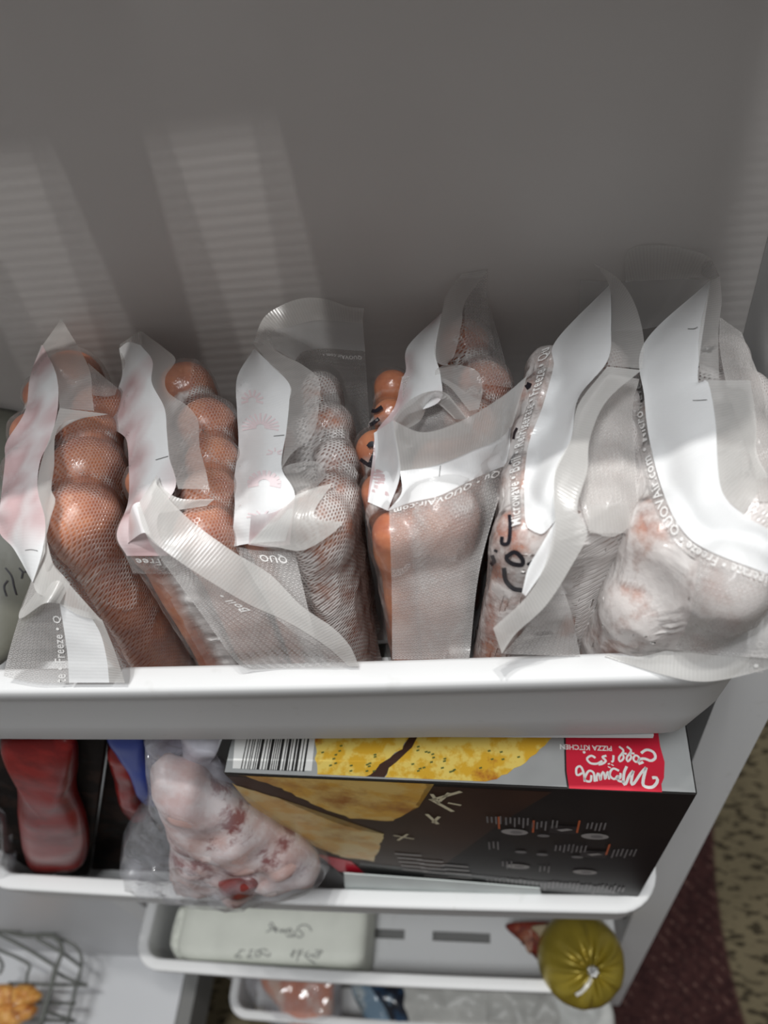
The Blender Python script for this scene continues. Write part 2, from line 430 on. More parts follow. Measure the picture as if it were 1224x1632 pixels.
# ------------------------------------------------------------------ door bins
def door_bin(z, label, depth=.1615, W=.255, H=.08, taper=.0125, slots=(), ys=(-.106, -.096), tilt=0., dark_strips=True):
    root = empty('door_bin', (0, -depth / 2, z - H), label, 'door bin', 'white bins on the freezer door')
    R = .030
    path = []
    path.append((-W, -.001, -1, 0)); path.append((-W, -depth * .5, -1, 0))
    for i in range(9):
        a = PI + i / 8 * PI / 2; path.append((-W + R + R * math.cos(a), -depth + R + R * math.sin(a), math.cos(a), math.sin(a)))
    for i in range(1, 24):
        f = i / 24; path.append((-W + R + (2 * W - 2 * R) * f, -depth - .0025 * math.sin(PI * f), 0, -1))
    for i in range(9):
        a = 1.5 * PI + i / 8 * PI / 2; path.append((W - R + R * math.cos(a), -depth + R + R * math.sin(a), math.cos(a), math.sin(a)))
    path.append((W, -depth * .5, 1, 0)); path.append((W, -.001, 1, 0))
    prof = [(-taper - .0035, -H + .002), (-.0120, -.004), (-.0112, -.0012), (-.0095, -.0004), (-.002, 0), (-.0006, -.0006), (0, -.002), (-.0003, -.0088),
            (-.0016, -.0096), (-.0022, -.011), (-taper * .45, -H * .55), (-taper, -H + .006), (-taper - .003, -H)]
    bm = bmesh.new(); rings = []
    for (x, y, nx, ny) in path:
        dz = tilt * x
        rings.append([bm.verts.new((x + nx * n_, y + ny * n_, z + zz + dz)) for n_, zz in prof])
    for A, B in zip(rings, rings[1:]):
        for k in range(len(prof)): bm.faces.new((A[k], B[k], B[(k + 1) % len(prof)], A[(k + 1) % len(prof)]))
    bm.faces.new(rings[0]); bm.faces.new(rings[-1][::-1])
    bmesh.ops.recalc_face_normals(bm, faces=bm.faces)
    bm_obj('bin_wall', bm, M['bin'], root)
    # floor with long slots
    bm = bmesh.new(); x0, x1 = -W + taper + .002, W - taper - .002; y0, y1 = -depth + taper + .002, -.002; zf = z - H
    y_a, y_b = ys
    box(bm, x0 + .018, x1 - .018, y0, y0 + .012, zf, zf + .003); box(bm, x0 + .004, x1 - .004, y0 + .012, y0 + .03 if y0 + .03 < y_a else y_a, zf, zf + .003); box(bm, x0, x1, min(y0 + .03, y_a), y_a, zf, zf + .003); box(bm, x0, x1, y_b, y1, zf, zf + .003)
    cur = x0
    for s0, s1 in sorted(slots):
        box(bm, cur, s0, y_a, y_b, zf, zf + .003); cur = s1
    box(bm, cur, x1, y_a, y_b, zf, zf + .003)
    bm_obj('bin_floor', bm, M['bin'], root, smooth=False)
    if dark_strips:
        for s0, s1 in slots:
            bm = bmesh.new(); box(bm, s0 - .003, s1 + .003, y_a - .003, y_b + .003, zf - .008, zf - .006); bm_obj('slot_dark_strip', bm, M['gasket'], root, smooth=False)  # added dark strip stands in for the darkness seen through the slot
    # low back rail
    bm = bmesh.new(); box(bm, -W + .004, W - .004, -.004, -.0008, zf, z - .03)
    bm_obj('back_rail', bm, M['bin'], root, smooth=False, bevel=.001)
    return root


SL = [(-.22, -.15), (-.11, -.045), (-.035, .029), (.061, .126), (.16, .225)]
B0 = door_bin(.55, 'unseen white slotted door bin above the sausage bags, shaped to streak the light', depth=.125, H=.30, taper=.004, slots=[(-.142, -.098), (-.052, -.008), (.038, .080)], ys=(-.040, -.0145), dark_strips=False)  # unseen upper bin, its slots and height set to shape light on the liner
B1 = door_bin(0, 'white door bin holding the six bags of sausages', slots=SL, tilt=.016)
B2 = door_bin(-.32334, 'white door bin holding the steaks, meat bag and bread box', slots=SL, tilt=-.006)
B3 = door_bin(-.63444, 'white door bin holding the paper package and gold roll', slots=SL)
B4 = door_bin(-.976, 'lowest white door bin with pork pack and white bags', slots=SL)


# ------------------------------------------------------------------ sausages and their vacuum bags
DR = .0022      # the row of ends is fatter than the lengths below it


def body_k(t):
    k = np.clip((.93 - t) / .13, 0, 1); return k * k * (3 - 2 * k)


def capsule_bm(bm, top, bot, r, seg=28, wob=0., seed=0):
    top, bot = Vector(top), Vector(bot); ax = (top - bot).normalized()
    s = ax.cross(Vector((0, 1, 0))).normalized(); t = ax.cross(s); rings = []; Lc = (top - bot).length
    prof = []
    for i in range(1, 9): a = i / 8 * PI / 2; prof.append((r * math.sin(a), Lc + r * math.cos(a) * .9))
    nb = 30
    for i in range(1, nb): prof.append(((r - DR * body_k(1 - i / nb)) * (1 + .015 * math.sin(i * .2 + seed)), Lc * (1 - i / nb)))
    for i in range(0, 8): a = PI / 2 - i / 8 * PI / 2; prof.append(((r - DR) * math.sin(a), -r * math.cos(a) * .9))
    tp = bm.verts.new(top + ax * r * .9)
    for rr, h in prof:
        ring = []
        for k in range(seg):
            a = k * 2 * PI / seg; p = bot + ax * h + (s * math.cos(a) + t * math.sin(a)) * rr
            if wob: p += (p - (bot + ax * h)) * wob * noise.noise(p * 60 + Vector((seed, 0, 0)))
            ring.append(bm.verts.new(p))
        rings.append(ring)
    bt = bm.verts.new(bot - ax * r * .9)
    for k in range(seg): bm.faces.new((tp, rings[0][k], rings[0][(k + 1) % seg])); bm.faces.new((bt, rings[-1][(k + 1) % seg], rings[-1][k]))
    for A, B in zip(rings, rings[1:]):
        for k in range(seg): bm.faces.new((A[k], B[k], B[(k + 1) % seg], A[(k + 1) % seg]))


def seg_dist(p, caps):
    """distance from points p (N,3) to the nearest capsule surface"""
    best = np.full(len(p), 9.)
    for top, bot, r in caps:
        a = np.array(bot); b = np.array(top); ab = b - a
        t = np.clip(((p - a) @ ab) / (ab @ ab), 0, 1)
        d = np.linalg.norm(p - (a + t[:, None] * ab), axis=1) - (r - DR * body_k(t))
        best = np.minimum(best, d)
    return best


def set_attr(me, name, vals):
    at = me.attributes.new(name, 'FLOAT', 'POINT'); at.data.foreach_set('value', np.asarray(vals, np.float32))


def set_vec(me, name, vals):
    at = me.attributes.new(name, 'FLOAT_VECTOR', 'POINT'); at.data.foreach_set('vector', np.asarray(vals, np.float32).ravel())


def temp_eval(bm, mods):
    me = bpy.data.meshes.new('t'); bm.to_mesh(me); bm.free(); o = bpy.data.objects.new('t', me); COL.objects.link(o)
    for typ, kw in mods:
        m = o.modifiers.new('m', typ)
        for k, v in kw.items(): setattr(m, k, v)
    dg = bpy.context.evaluated_depsgraph_get(); dg.update()
    r = bpy.data.meshes.new_from_object(o.evaluated_get(dg)); bpy.data.objects.remove(o); bpy.data.meshes.remove(me)
    return r


BAGS = []


class Bag:
    def __init__(s, label, rows, leans, skin_r, skin_l, where, zdef=.045, zbot=-.0745, webs=(), fuse=.0085, dotz=-9):
        s.caps = []; s.where = where
        s.root = empty('vacuum_bag', P(rows[0][2][0], rows[0][2][1], zdef) * 1.0 - Vector((0, 0, .11)), label, 'bag', 'vacuum bags of sausages in the top bin')
        for ri, row in enumerate(rows):
            side = ('right-hand', 'left-hand')[ri]
            nm = ['by the door wall', 'second from the wall', 'in the middle', 'second from the rim', 'nearest the rim']
            for i, q in enumerate(row):
                px, py, rp = q[:3]; z = q[3] if len(q) > 3 else zdef
                dep = np.linalg.norm(np.array(P(px, py, z)) - CAM); r = rp * dep / FOC
                c = P(px, py, z)
                if c.y > -r - .002: c = PY(px, py, -r - .002)
                lean = leans[ri]
                bz = zbot + r
                bot = Vector((c.x - lean[0] * (c.z - bz), c.y - (lean[1] + .08) * (c.z - bz), bz))
                bot.y = max(min(bot.y, -r - .002), -.1615 + .0125 + .006 + r); bot.x = min(bot.x, .234 - r)
                s.caps.append((c, bot, r))
                bm = bmesh.new(); capsule_bm(bm, c, bot, r, wob=.10, seed=ri * 9 + i + len(BAGS) * 31)
                n = len(row); pos = nm[i] if n == 5 else nm[[0, 1, 3, 4][i] if n == 4 else [0, 2, 4][i]]
                o = bm_obj('smoked_sausage', bm, M['sausage'])
                tag(o, 'sausage in the %s, %s row, %s' % (where, side, pos), 'sausage', 'sausages in the %s' % where)
        # clinging skin: swell, fuse, shrink back
        bm = bmesh.new()
        for c, b, r in s.caps: capsule_bm(bm, c, b, r + fuse)
        for pts in webs:      # loose corners of film: (px,py,z) fans around a capsule row
            vs = [P(*p) for p in pts]; cc = vs[0]
            for a, b in zip(vs, vs[1:]): capsule_bm(bm, a, b, .0042, seg=10)
        me = temp_eval(bm, [('REMESH', dict(mode='VOXEL', voxel_size=.0016)), ('SMOOTH', dict(factor=.6, iterations=4))])
        n = len(me.vertices); co = np.empty(n * 3, np.float32); me.vertices.foreach_get('co', co); co = co.reshape(-1, 3).astype(float)
        no = np.empty(n * 3, np.float32); me.vertices.foreach_get('normal', no); no = no.reshape(-1, 3).astype(float)
        co = co - no * (fuse - .0012)
        g = seg_dist(co, s.caps)
        fix = np.maximum(0, .0009 - g); co = co + no * fix[:, None]
        nz = np.array([noise.noise(Vector(p) * 110) + .6 * noise.noise(Vector(p) * 260) for p in co])
        g = seg_dist(co, s.caps)
        co = co + no * (np.clip(np.abs(nz) * .0016, 0, .0012) * np.clip((g - .0008) / .002, 0, 1))[:, None]
        wr = np.array([(1 - abs(noise.noise(Vector((p[0] * 70, p[1] * 70, p[2] * 34)))) * 2.2) ** 3 for p in co])   # sharp creases
        co = co + no * (np.clip(wr, 0, 1) * (.0006 + .0012 * np.clip((g - .001) / .003, 0, 1)))[:, None]
        co[:, 1] = np.minimum(co[:, 1], -.0008)
        g = seg_dist(co, s.caps)
        me.vertices.foreach_set('co', co.astype(np.float32).ravel())
        for p in me.polygons: p.use_smooth = True
        s.bvh = BVHTree.FromPolygons([tuple(p) for p in co], [tuple(p.vertices) for p in me.polygons])
        cx = np.mean([c[0].x for c in s.caps])
        right = np.clip((co[:, 0] - (cx - .003)) / .004, 0, 1)
        right = right * np.clip((co[:, 2] - dotz) / .006, 0, 1)
        lr = np.mean([l[0] for l in leans])
        uvv = np.stack([co[:, 1], (co[:, 0] - lr * co[:, 2]) - co[:, 2], 0 * co[:, 0]], 1)
        set_vec(me, 'duv', uvv); set_attr(me, 'gap', g); set_attr(me, 'side', right)
        # split: smooth left skin / embossed right skin share one sheet of film, two faces of the bag
        me.transform(Matrix.Translation(-s.root.location))
        o = link('film_skin', me, [skin_r, skin_l], s.root)
        rmat = np.clip((co[:, 0] - (cx - .003)) / .004, 0, 1)
        for p in me.polygons:
            if rmat[p.vertices[0]] < .5: p.material_index = 1
        BAGS.append(s)

    def patch(s, name, lines, m, nu=60, nv=10, off=.0010, follow=True, wav=.0006, wsc=70, label=None, z=.05, others=(), smooth=6, vcurve=None, liner=True):
        """sheet lofted through lines of (px,py,height); kept clear of the sausages, the bin and the door"""
        Ls = [catmull([(p[0], p[1], p[2] if len(p) > 2 else z) for p in l], nu) for l in lines]
        grid = np.zeros((nv, nu, 3))
        for i in range(nu):
            col_ = catmull([l[i] for l in Ls], nv)
            for j in range(nv): grid[j, i] = col_[j]
        T = np.zeros((nv, nu)); D = np.zeros((nv, nu, 3)); H = np.full((nv, nu), 9.)
        C = Vector(CAM)
        for j in range(nv):
            for i in range(nu):
                px, py, zz = grid[j, i]; d = ray(px, py); D[j, i] = d
                p = P(px, py, zz); t = (np.array(p) - CAM) @ d / (d @ d)
                for q in ([s.bvh] if follow else []) + [o.bvh for o in others] + BINS:
                    h = q.ray_cast(C, Vector(d).normalized())
                    if h[0] is not None: H[j, i] = min(H[j, i], h[3] / np.linalg.norm(d) - off / np.linalg.norm(d))
                pw = Vector(p)
                t += (wav * noise.noise(pw * wsc) + wav * .45 * noise.noise(pw * wsc * 2.7)) / np.linalg.norm(d)
                T[j, i] = t
        if follow == 'cling': T = np.where(H < 8, H, T)
        T = np.minimum(T, H)
        for _ in range(smooth):
            Tp = np.pad(T, 1, mode='edge'); S = (Tp[:-2, 1:-1] + Tp[2:, 1:-1] + Tp[1:-1, :-2] + Tp[1:-1, 2:]) / 4
            T = np.minimum(.4 * T + .6 * S, H)
        pos = CAM + D * T[..., None]
        bad = pos[..., 1] > -.0012
        for j, i in zip(*np.where(bad)):
            d = D[j, i]; t = (-.0012 - .0004 * noise.noise(Vector(pos[j, i]) * 90) - CAM[1]) / d[1]; pos[j, i] = CAM + d * t
        s.grid = pos; nn2 = nu
        s.sheet_bvh = BVHTree.FromPolygons([tuple(v) for v in pos.reshape(-1, 3)], [(j * nu + i, j * nu + i + 1, (j + 1) * nu + i + 1, (j + 1) * nu + i) for j in range(nv - 1) for i in range(nu - 1)])
        me = grid_mesh(pos, name)
        lu = np.cumsum(np.concatenate([[0], np.linalg.norm(np.diff(pos[nv // 2], axis=0), axis=1)]))
        lv = np.cumsum(np.concatenate([[0], np.linalg.norm(np.diff(pos[:, nu // 2], axis=0), axis=1)]))
        uv = np.zeros((nv, nu, 3)); uv[..., 0] = lu[None, :]; uv[..., 1] = lv[:, None]
        set_vec(me, 'duv', uv.reshape(-1, 3)); set_attr(me, 'gap', seg_dist(pos.reshape(-1, 3), s.caps))
        me.transform(Matrix.Translation(-s.root.location))
        o = link(name, me, m, s.root)
        s.sheet = o
        if label: o['label'] = label
        return pos, lu[-1], lv[-1], o

    def text(s, patch, txt, u0, v0, h, su=1, sv=1, stretch=1., name='printed_text', m=None):
        pos, lu, lv, sheet = patch
        cu = bpy.data.curves.new('t', 'FONT'); cu.body = txt; cu.size = h * 1.35; cu.space_character = 1.1; cu.resolution_u = 2; cu.offset = h * .02
        o = bpy.data.objects.new('t', cu); COL.objects.link(o)
        dg = bpy.context.evaluated_depsgraph_get(); dg.update(); me = bpy.data.meshes.new_from_object(o.evaluated_get(dg)); bpy.data.objects.remove(o)
        bm = bmesh.new(); bm.from_mesh(me); bpy.data.meshes.remove(me)
        nv, nu, _ = pos.shape; dead = []
        for v in bm.verts:
            u = (u0 + su * v.co.x * stretch / lu) * (nu - 1); w_ = (v0 + sv * v.co.y / lv) * (nv - 1)
            if u < 0 or u > nu - 1: dead.append(v); u = min(max(u, 0), nu - 1)
            w_ = min(max(w_, 0), nv - 1)
            i = min(int(u), nu - 2); j = min(int(w_), nv - 2); fu, fv = u - i, w_ - j
            p = pos[j, i] * (1 - fu) * (1 - fv) + pos[j, i + 1] * fu * (1 - fv) + pos[j + 1, i] * (1 - fu) * fv + pos[j + 1, i + 1] * fu * fv
            n = np.cross(pos[j, i + 1] - pos[j, i], pos[j + 1, i] - pos[j, i]); n /= max(1e-9, np.linalg.norm(n))
            if n @ (CAM - p) < 0: n = -n
            v.co = Vector(p + n * .00035)
        bmesh.ops.delete(bm, geom=dead, context='VERTS')
        bm_obj(name, bm, m or M['print'], sheet, smooth=False)

    def tick(s, pts, w_=1.1, name='cut_mark', m=None):
        stroke_on(name, [s.sheet_bvh], pts, w_, m or M['pen'], s.sheet, .0003, n=8)

    def stroke(s, pts, w_, name='marker_writing', m=None, off=.0005):
        stroke_on(name, [s.bvh], pts, w_, m or M['ink'], s.root, off)


def grid_mesh(pos, name):
    nv, nu, _ = pos.shape; vs = pos.reshape(-1, 3)
    f = [(j * nu + i, j * nu + i + 1, (j + 1) * nu + i + 1, (j + 1) * nu + i) for j in range(nv - 1) for i in range(nu - 1)]
    me = bpy.data.meshes.new(name); me.from_pydata([tuple(v) for v in vs], [], f); me.update()
    for p in me.polygons: p.use_smooth = True
    return me


def stroke_on(name, bvhs, pts, wpx, m, parent, off=.0005, n=26):
    """pen stroke lying on a surface"""
    q = catmull([(p[0], p[1]) for p in pts], n); C = Vector(CAM); bm = bmesh.new(); prev = None
    for i, p in enumerate(q):
        a = q[max(0, i - 1)]; b = q[min(n - 1, i + 1)]; d2 = (b - a); d2 = d2 / max(1e-6, np.linalg.norm(d2)); nn = np.array([-d2[1], d2[0]]) * wpx / 2
        pair = []
        for sgn in (-1, 1):
            d = Vector(ray(*(p + nn * sgn))).normalized(); best = None
            for bv in bvhs:
                h = bv.ray_cast(C, d)
                if h[0] is not None and (best is None or h[3] < best): best = h[3]
            if best is None: pair = None; break
            pair.append(bm.verts.new(C + d * (best - off)))
        if pair and prev: bm.faces.new((prev[0], prev[1], pair[1], pair[0]))
        prev = pair
    bm_obj(name, bm, m, parent, smooth=False)


BINS = []
for b in (B1,):
    for ch in b.children:
        if ch.name.startswith('bin_wall'):
            me = ch.data; off = parent_loc(b)
            BINS.append(BVHTree.FromPolygons([v.co + off for v in me.vertices], [tuple(p.vertices) for p in me.polygons]))

sk = {1: skin_mat('film_over_first_bag', .20, base=.25, dk=(.3, .5, .75, 1.0)), 2: skin_mat('film_over_second_bag', .22, base=.25, dk=(.3, .5, .75, 1.0)),
      3: skin_mat('film_over_third_bag', .52, base=.28), 4: skin_mat('film_over_fourth_bag', .34, base=.26),
      5: skin_mat('frosty_film_over_fifth_bag', .60, base=.45, dk=(.52, .62, 0, .85), bs=.35), 6: skin_mat('frosty_film_over_sixth_bag', .60, base=.45, dk=(.52, .62, 0, .85), bs=.35)}
sl = {1: skin_mat('smooth_film', .18, base=.12, per=.5), 4: skin_mat('smooth_clear_film', .12, base=.05, gapw=.5),
      5: skin_mat('smooth_frosty_film', .52, base=.20), 6: skin_mat('smooth_cloudy_film', .56, base=.30)}
# ---- bag 1 (leftmost)
b = Bag('vacuum bag of brown sausages, leftmost, its front flap hanging over the bin rim',
        [[(114, 606, 46), (160, 652, 40), (141, 697, 46), (138, 752, 56), (129, 826, 57)],
         [(72, 630, 30), (54, 690, 33), (48, 750, 35), (46, 815, 37)]],
        [(.02, 0), (-.02, 0)], sk[1], sl[1], 'leftmost bag')
BG1 = b
b.patch('label_band', [[(66, 550, .052), (48, 600, .05), (40, 655, .045), (10, 705, .045), (8, 735, .045), (2, 790, .045), (-2, 845, .045), (22, 875, .045), (50, 925, .045)],
                       [(66, 550, .056), (62, 600, .058), (60, 650, .057), (42, 700, .057), (36, 740, .057), (34, 790, .057), (40, 850, .055), (42, 880, .052), (50, 926, .046)],
                       [(68, 550, .058), (90, 598, .064), (92, 650, .062), (80, 700, .062), (64, 735, .062), (60, 780, .062), (72, 830, .06), (68, 880, .056), (52, 928, .047)]],
        M['band'], 70, 16, follow=True)
b.tick([(40, 877), (50, 876), (60, 878)])
b.patch('seal_strip', [[(68, 550, .058), (90, 598, .064), (93, 625, .063), (95, 650, .062)], [(98, 508, .060), (140, 582, .067), (147, 630, .064), (150, 655, .062)]], M['strip'], 40, 10)
b.patch('seal_strip', [[(95, 650, .062), (86, 680, .062), (66, 735, .062), (60, 780, .062), (72, 830, .06), (68, 880, .056), (52, 928, .047)],
                       [(172, 660, .064), (96, 678, .066), (86, 745, .066), (82, 780, .066), (88, 800, .064), (74, 845, .06), (72, 880, .056)]], M['strip2'], 60, 10)
b.patch('folded_sheet', [[(50, 926, .046), (30, 985, .030), (70, 962, .045), (95, 962, .04)], [(72, 850, .058), (82, 890, .055), (90, 905, .05), (112, 930, .044)], ], M['strip2'], 40, 10)
b.patch('folded_sheet', [[(52, 926, .046), (60, 945, .045), (88, 958, .040), (125, 980, .034), (160, 990, .030)],
                         [(73, 845, .058), (78, 875, .055), (88, 905, .051), (114, 935, .044), (163, 990, .031)]], M['strip2'], 40, 10)
p = b.patch('corner_flap', [[(50, 926, .046), (30, 985, .030), (14, 1040, .014), (5, 1078, .005)], [(80, 955, .040), (72, 1000, .028), (62, 1045, .014), (55, 1088, .004)],
                        [(95, 962, .038), (103, 1010, .026), (108, 1050, .014), (110, 1088, .004)]], M['film'], 50, 22, follow=False, wav=.0003)
b.text(p, 'te • Freeze • Q', .99, .96, .0042, su=-1, sv=-1, stretch=.95)
b.patch('flap_band', [[(95, 962, .038), (103, 1010, .026), (108, 1050, .014), (110, 1088, .004)], [(140, 975, .034), (160, 1010, .024), (170, 1050, .014), (174, 1088, .004)]], M['band'], 40, 10, follow=False, wav=.0003)
b.patch('flap_strip', [[(140, 975, .034), (160, 1010, .024), (170, 1050, .014), (174, 1088, .004)], [(163, 988, .032), (180, 1030, .022), (190, 1058, .014), (199, 1088, .004)]], M['strip2'], 40, 8, follow=False, wav=.0003)
b.patch('loose_film', [[(140, 578, .058), (165, 600, .054), (187, 618, .05)], [(148, 630, .052), (168, 632, .052), (183, 630, .052)]], M['film'], 24, 8)

# ---- bag 2
b = Bag('vacuum bag of orange sausages with a seal flap falling right, second from the left',
        [[(296, 618, 42), (330, 678, 46), (338, 735, 42), (334, 788, 44), (325, 850, 48)],
         [(232, 650, 30), (236, 710, 31), (232, 770, 31), (226, 850, 33)]],
        [(-.03, 0), (-.03, 0)], sk[2], sl[1], 'second bag from the left', dotz=.026)
BG2 = b
b.patch('label_band', [[(190, 555, .05), (195, 595, .05), (182, 640, .045), (181, 680, .045), (201, 700, .045), (205, 740, .045), (204, 800, .045), (186, 852, .04), (202, 886, .036)],
                       [(205, 545, .055), (216, 600, .058), (222, 650, .058), (225, 700, .058), (228, 750, .058), (222, 800, .056), (215, 850, .05), (232, 886, .040)],
                       [(224, 550, .058), (243, 575, .062), (242, 610, .064), (262, 650, .064), (266, 690, .064), (270, 730, .062), (280, 775, .06), (250, 830, .056), (268, 886, .042)]],
        M['band'], 70, 16)
b.tick([(248, 733), (258, 730), (268, 727)])
b.patch('seal_strip', [[(224, 550, .058), (243, 575, .062), (242, 610, .064), (262, 650, .064), (266, 690, .064), (270, 730, .062), (284, 779, .06)],
                       [(224, 527, .058), (262, 555, .064), (280, 574, .066), (264, 600, .068), (268, 625, .068), (300, 648, .067), (316, 672, .066), (318, 710, .066), (328, 750, .066), (334, 780, .064)]], M['strip'], 60, 10)
b.patch('seal_corner', [[(191, 549, .050), (224, 527, .058)], [(195, 590, .052), (226, 552, .058)]], M['strip'], 16, 8)
b.patch('folded_sheet', [[(250, 757, .062), (262, 780, .06), (290, 795, .058), (342, 795, .056)], [(240, 775, .06), (248, 815, .058), (290, 812, .058), (330, 806, .058)]], M['strip2'], 24, 8)
p = b.patch('front_flap', [[(250, 757, .064), (252, 775, .062), (300, 826, .060), (370, 878, .052), (430, 915, .042), (480, 965, .032), (530, 1000, .022), (558, 1030, .014), (572, 1062, .004)],
                       [(218, 806, .062), (232, 850, .060), (272, 885, .056), (340, 930, .046), (400, 965, .036), (460, 992, .028), (520, 1030, .016), (556, 1062, .004)]], M['strip2'], 80, 12, others=(), wav=.001)
b.patch('fold_band', [[(205, 824, .058), (212, 805, .062), (222, 800, .062)], [(203, 866, .05), (226, 850, .058), (240, 852, .058)]], M['band'], 16, 6)  # piece of the white band showing at the fold
p = b.patch('front_film', [[(232, 850, .060), (272, 885, .056), (340, 930, .046), (400, 965, .036), (460, 992, .028), (520, 1030, .016), (556, 1062, .003)],
                       [(240, 868, .056), (285, 930, .046), (322, 980, .034), (350, 1020, .024), (368, 1045, .016), (385, 1062, .006), (400, 1066, .002)]], M['film'], 70, 30, wav=.0016, wsc=50)
b.text(p, 'Boil •', .56, .13, .0034, su=-1, sv=1)
p = b.patch('text_film', [[(200, 886, .040), (235, 887, .040), (270, 887, .040)], [(212, 914, .034), (242, 915, .034), (280, 915, .034)]], M['film2'], 24, 8, follow='cling')
b.text(p, '• Free', .99, .10, .0040, su=-1, sv=1)

# ---- bag 3
b = Bag('vacuum bag with pink sunburst marks on its white band, third from the left',
        [[(512, 626, 30), (524, 680, 36), (536, 735, 32), (536, 790, 34), (508, 830, 52)],
         [(402, 632, 22), (408, 690, 24), (408, 760, 26), (406, 830, 30), (440, 700, 30)]],
        [(.05, 0), (.02, 0)], sk[3], sl[1], 'third bag from the left')
BG3 = b
b.patch('label_band', [[(404, 557, .05), (378, 602, .047), (378, 660, .045), (380, 710, .045), (373, 765, .045), (374, 810, .045), (368, 872, .04)],
                       [(406, 556, .056), (420, 610, .06), (420, 670, .06), (418, 720, .06), (412, 770, .06), (410, 820, .056), (400, 866, .045)],
                       [(407, 557, .058), (460, 610, .064), (461, 640, .064), (456, 690, .064), (449, 745, .062), (470, 790, .06), (455, 862, .048)]], M['bandw'], 70, 16)
b.tick([(436, 695), (446, 694), (456, 693)])
for cx_, cy_, ra, rb, r0, n_, w_ in ((421, 764, 27, 17, .35, 11, 5.5), (415, 674, 30, 18, .22, 13, 3), (402, 632, 18, 14, .35, 8, 3.4), (438, 716, 14, 7, .3, 5, 2.4), (418, 816, 26, 7, .4, 6, 2.4)):
    for k in range(n_):
        a = -.25 + (PI + .5) * k / (n_ - 1)
        b.tick([(cx_ + ra * r0 * math.cos(a), cy_ + 6 - rb * r0 * math.sin(a)), (cx_ + ra * .7 * math.cos(a), cy_ + 6 - rb * .8 * math.sin(a)), (cx_ + ra * math.cos(a), cy_ + 6 - rb * 1.2 * math.sin(a))], w_, 'sunburst_mark', M['pinkp'])
b.patch('seal_strip', [[(404, 548, .058), (432, 582, .062), (460, 610, .064), (461, 640, .064), (456, 690, .064), (449, 745, .062)],
                       [(420, 520, .062), (437, 556, .066), (483, 582, .068), (508, 605, .068), (509, 640, .068), (500, 690, .066), (466, 722, .064), (450, 745, .062)]], M['strip'], 60, 10)
b.patch('back_loop_strip', [[(404, 545, .060), (420, 507, .064), (450, 486, .066), (485, 475, .067), (520, 477, .066), (552, 488, .064), (580, 491, .062)],
                      [(436, 555, .064), (434, 528, .062), (460, 521, .060), (500, 511, .058), (530, 511, .057), (555, 513, .056), (578, 515, .055)]], M['strip'], 50, 8, follow=False)
b.patch('back_loop_band', [[(436, 555, .064), (434, 528, .062), (460, 521, .060), (500, 511, .058), (530, 511, .057), (555, 513, .056), (578, 515, .055)],
                      [(470, 575, .060), (480, 562, .055), (495, 558, .050), (510, 556, .048), (530, 556, .046), (555, 558, .044), (582, 560, .042)]], M['band2'], 50, 8, follow=False)
p = b.patch('back_film', [[(470, 575, .060), (480, 562, .055), (495, 558, .050), (510, 556, .048), (530, 556, .046), (555, 558, .044), (582, 560, .042)],
                      [(520, 640, .030), (530, 660, .026), (545, 680, .02), (555, 700, .01), (565, 705, .01), (575, 700, .008), (590, 690, .008)]], M['film2'], 50, 26, follow=True)
b.text(p, 'QUOVAir.com •', .95, .06, .0030, su=-1, sv=1)
b.patch('mid_sheet', [[(449, 745, .060), (470, 738, .060), (500, 735, .058), (515, 742, .056)], [(470, 790, .058), (490, 785, .058), (510, 770, .056), (520, 758, .055)]], M['strip'], 24, 10)
b.patch('front_sheet', [[(470, 790, .060), (500, 778, .060), (530, 770, .056)],
                        [(440, 820, .058), (470, 830, .058), (500, 822, .058)],
                        [(396, 866, .045), (440, 872, .045), (475, 878, .045), (500, 870, .046), (530, 850, .048), (548, 832, .048)]][::1], M['strip2'], 40, 14, wav=.001)
b.patch('front_band', [[(400, 822, .058), (440, 815, .058), (470, 795, .060)], [(396, 868, .044), (430, 872, .044), (462, 868, .046)]], M['band'], 30, 10)
p = b.patch('lower_film', [[(372, 868, .04), (400, 876, .04), (430, 878, .04), (470, 880, .04)], [(440, 985, .02), (470, 1010, .016), (490, 1020, .014), (505, 1030, .01)]], M['film'], 30, 24)
b.text(p, 'QUO', .85, .05, .0030, su=-1, sv=1)

# ---- bag 4
b = Bag('vacuum bag whose corner flap stands up in a wide loop, between two marker-written bags',
        [[(740, 548, 40), (772, 614, 42), (750, 680, 44), (715, 750, 60), (700, 820, 62)],
         [(626, 618, 30), (622, 660, 26), (600, 715, 32), (610, 785, 34), (628, 850, 38)]],
        [(.10, 0), (.05, 0)], sk[4], sl[4], 'fourth bag from the left')
BG4 = b
p1 = b.patch('label_band', [[(702, 500, .056), (650, 552, .052), (647, 590, .05), (640, 605, .05), (628, 650, .05), (600, 688, .046), (594, 730, .046), (586, 795, .042)],
                       [(702, 500, .060), (672, 560, .062), (668, 610, .060), (650, 660, .058), (630, 690, .056), (622, 740, .054), (614, 800, .048)],
                       [(704, 500, .062), (694, 560, .066), (702, 598, .064), (700, 640, .062), (640, 665, .060), (628, 690, .060), (636, 745, .056), (620, 812, .048)]], M['band'], 70, 16)

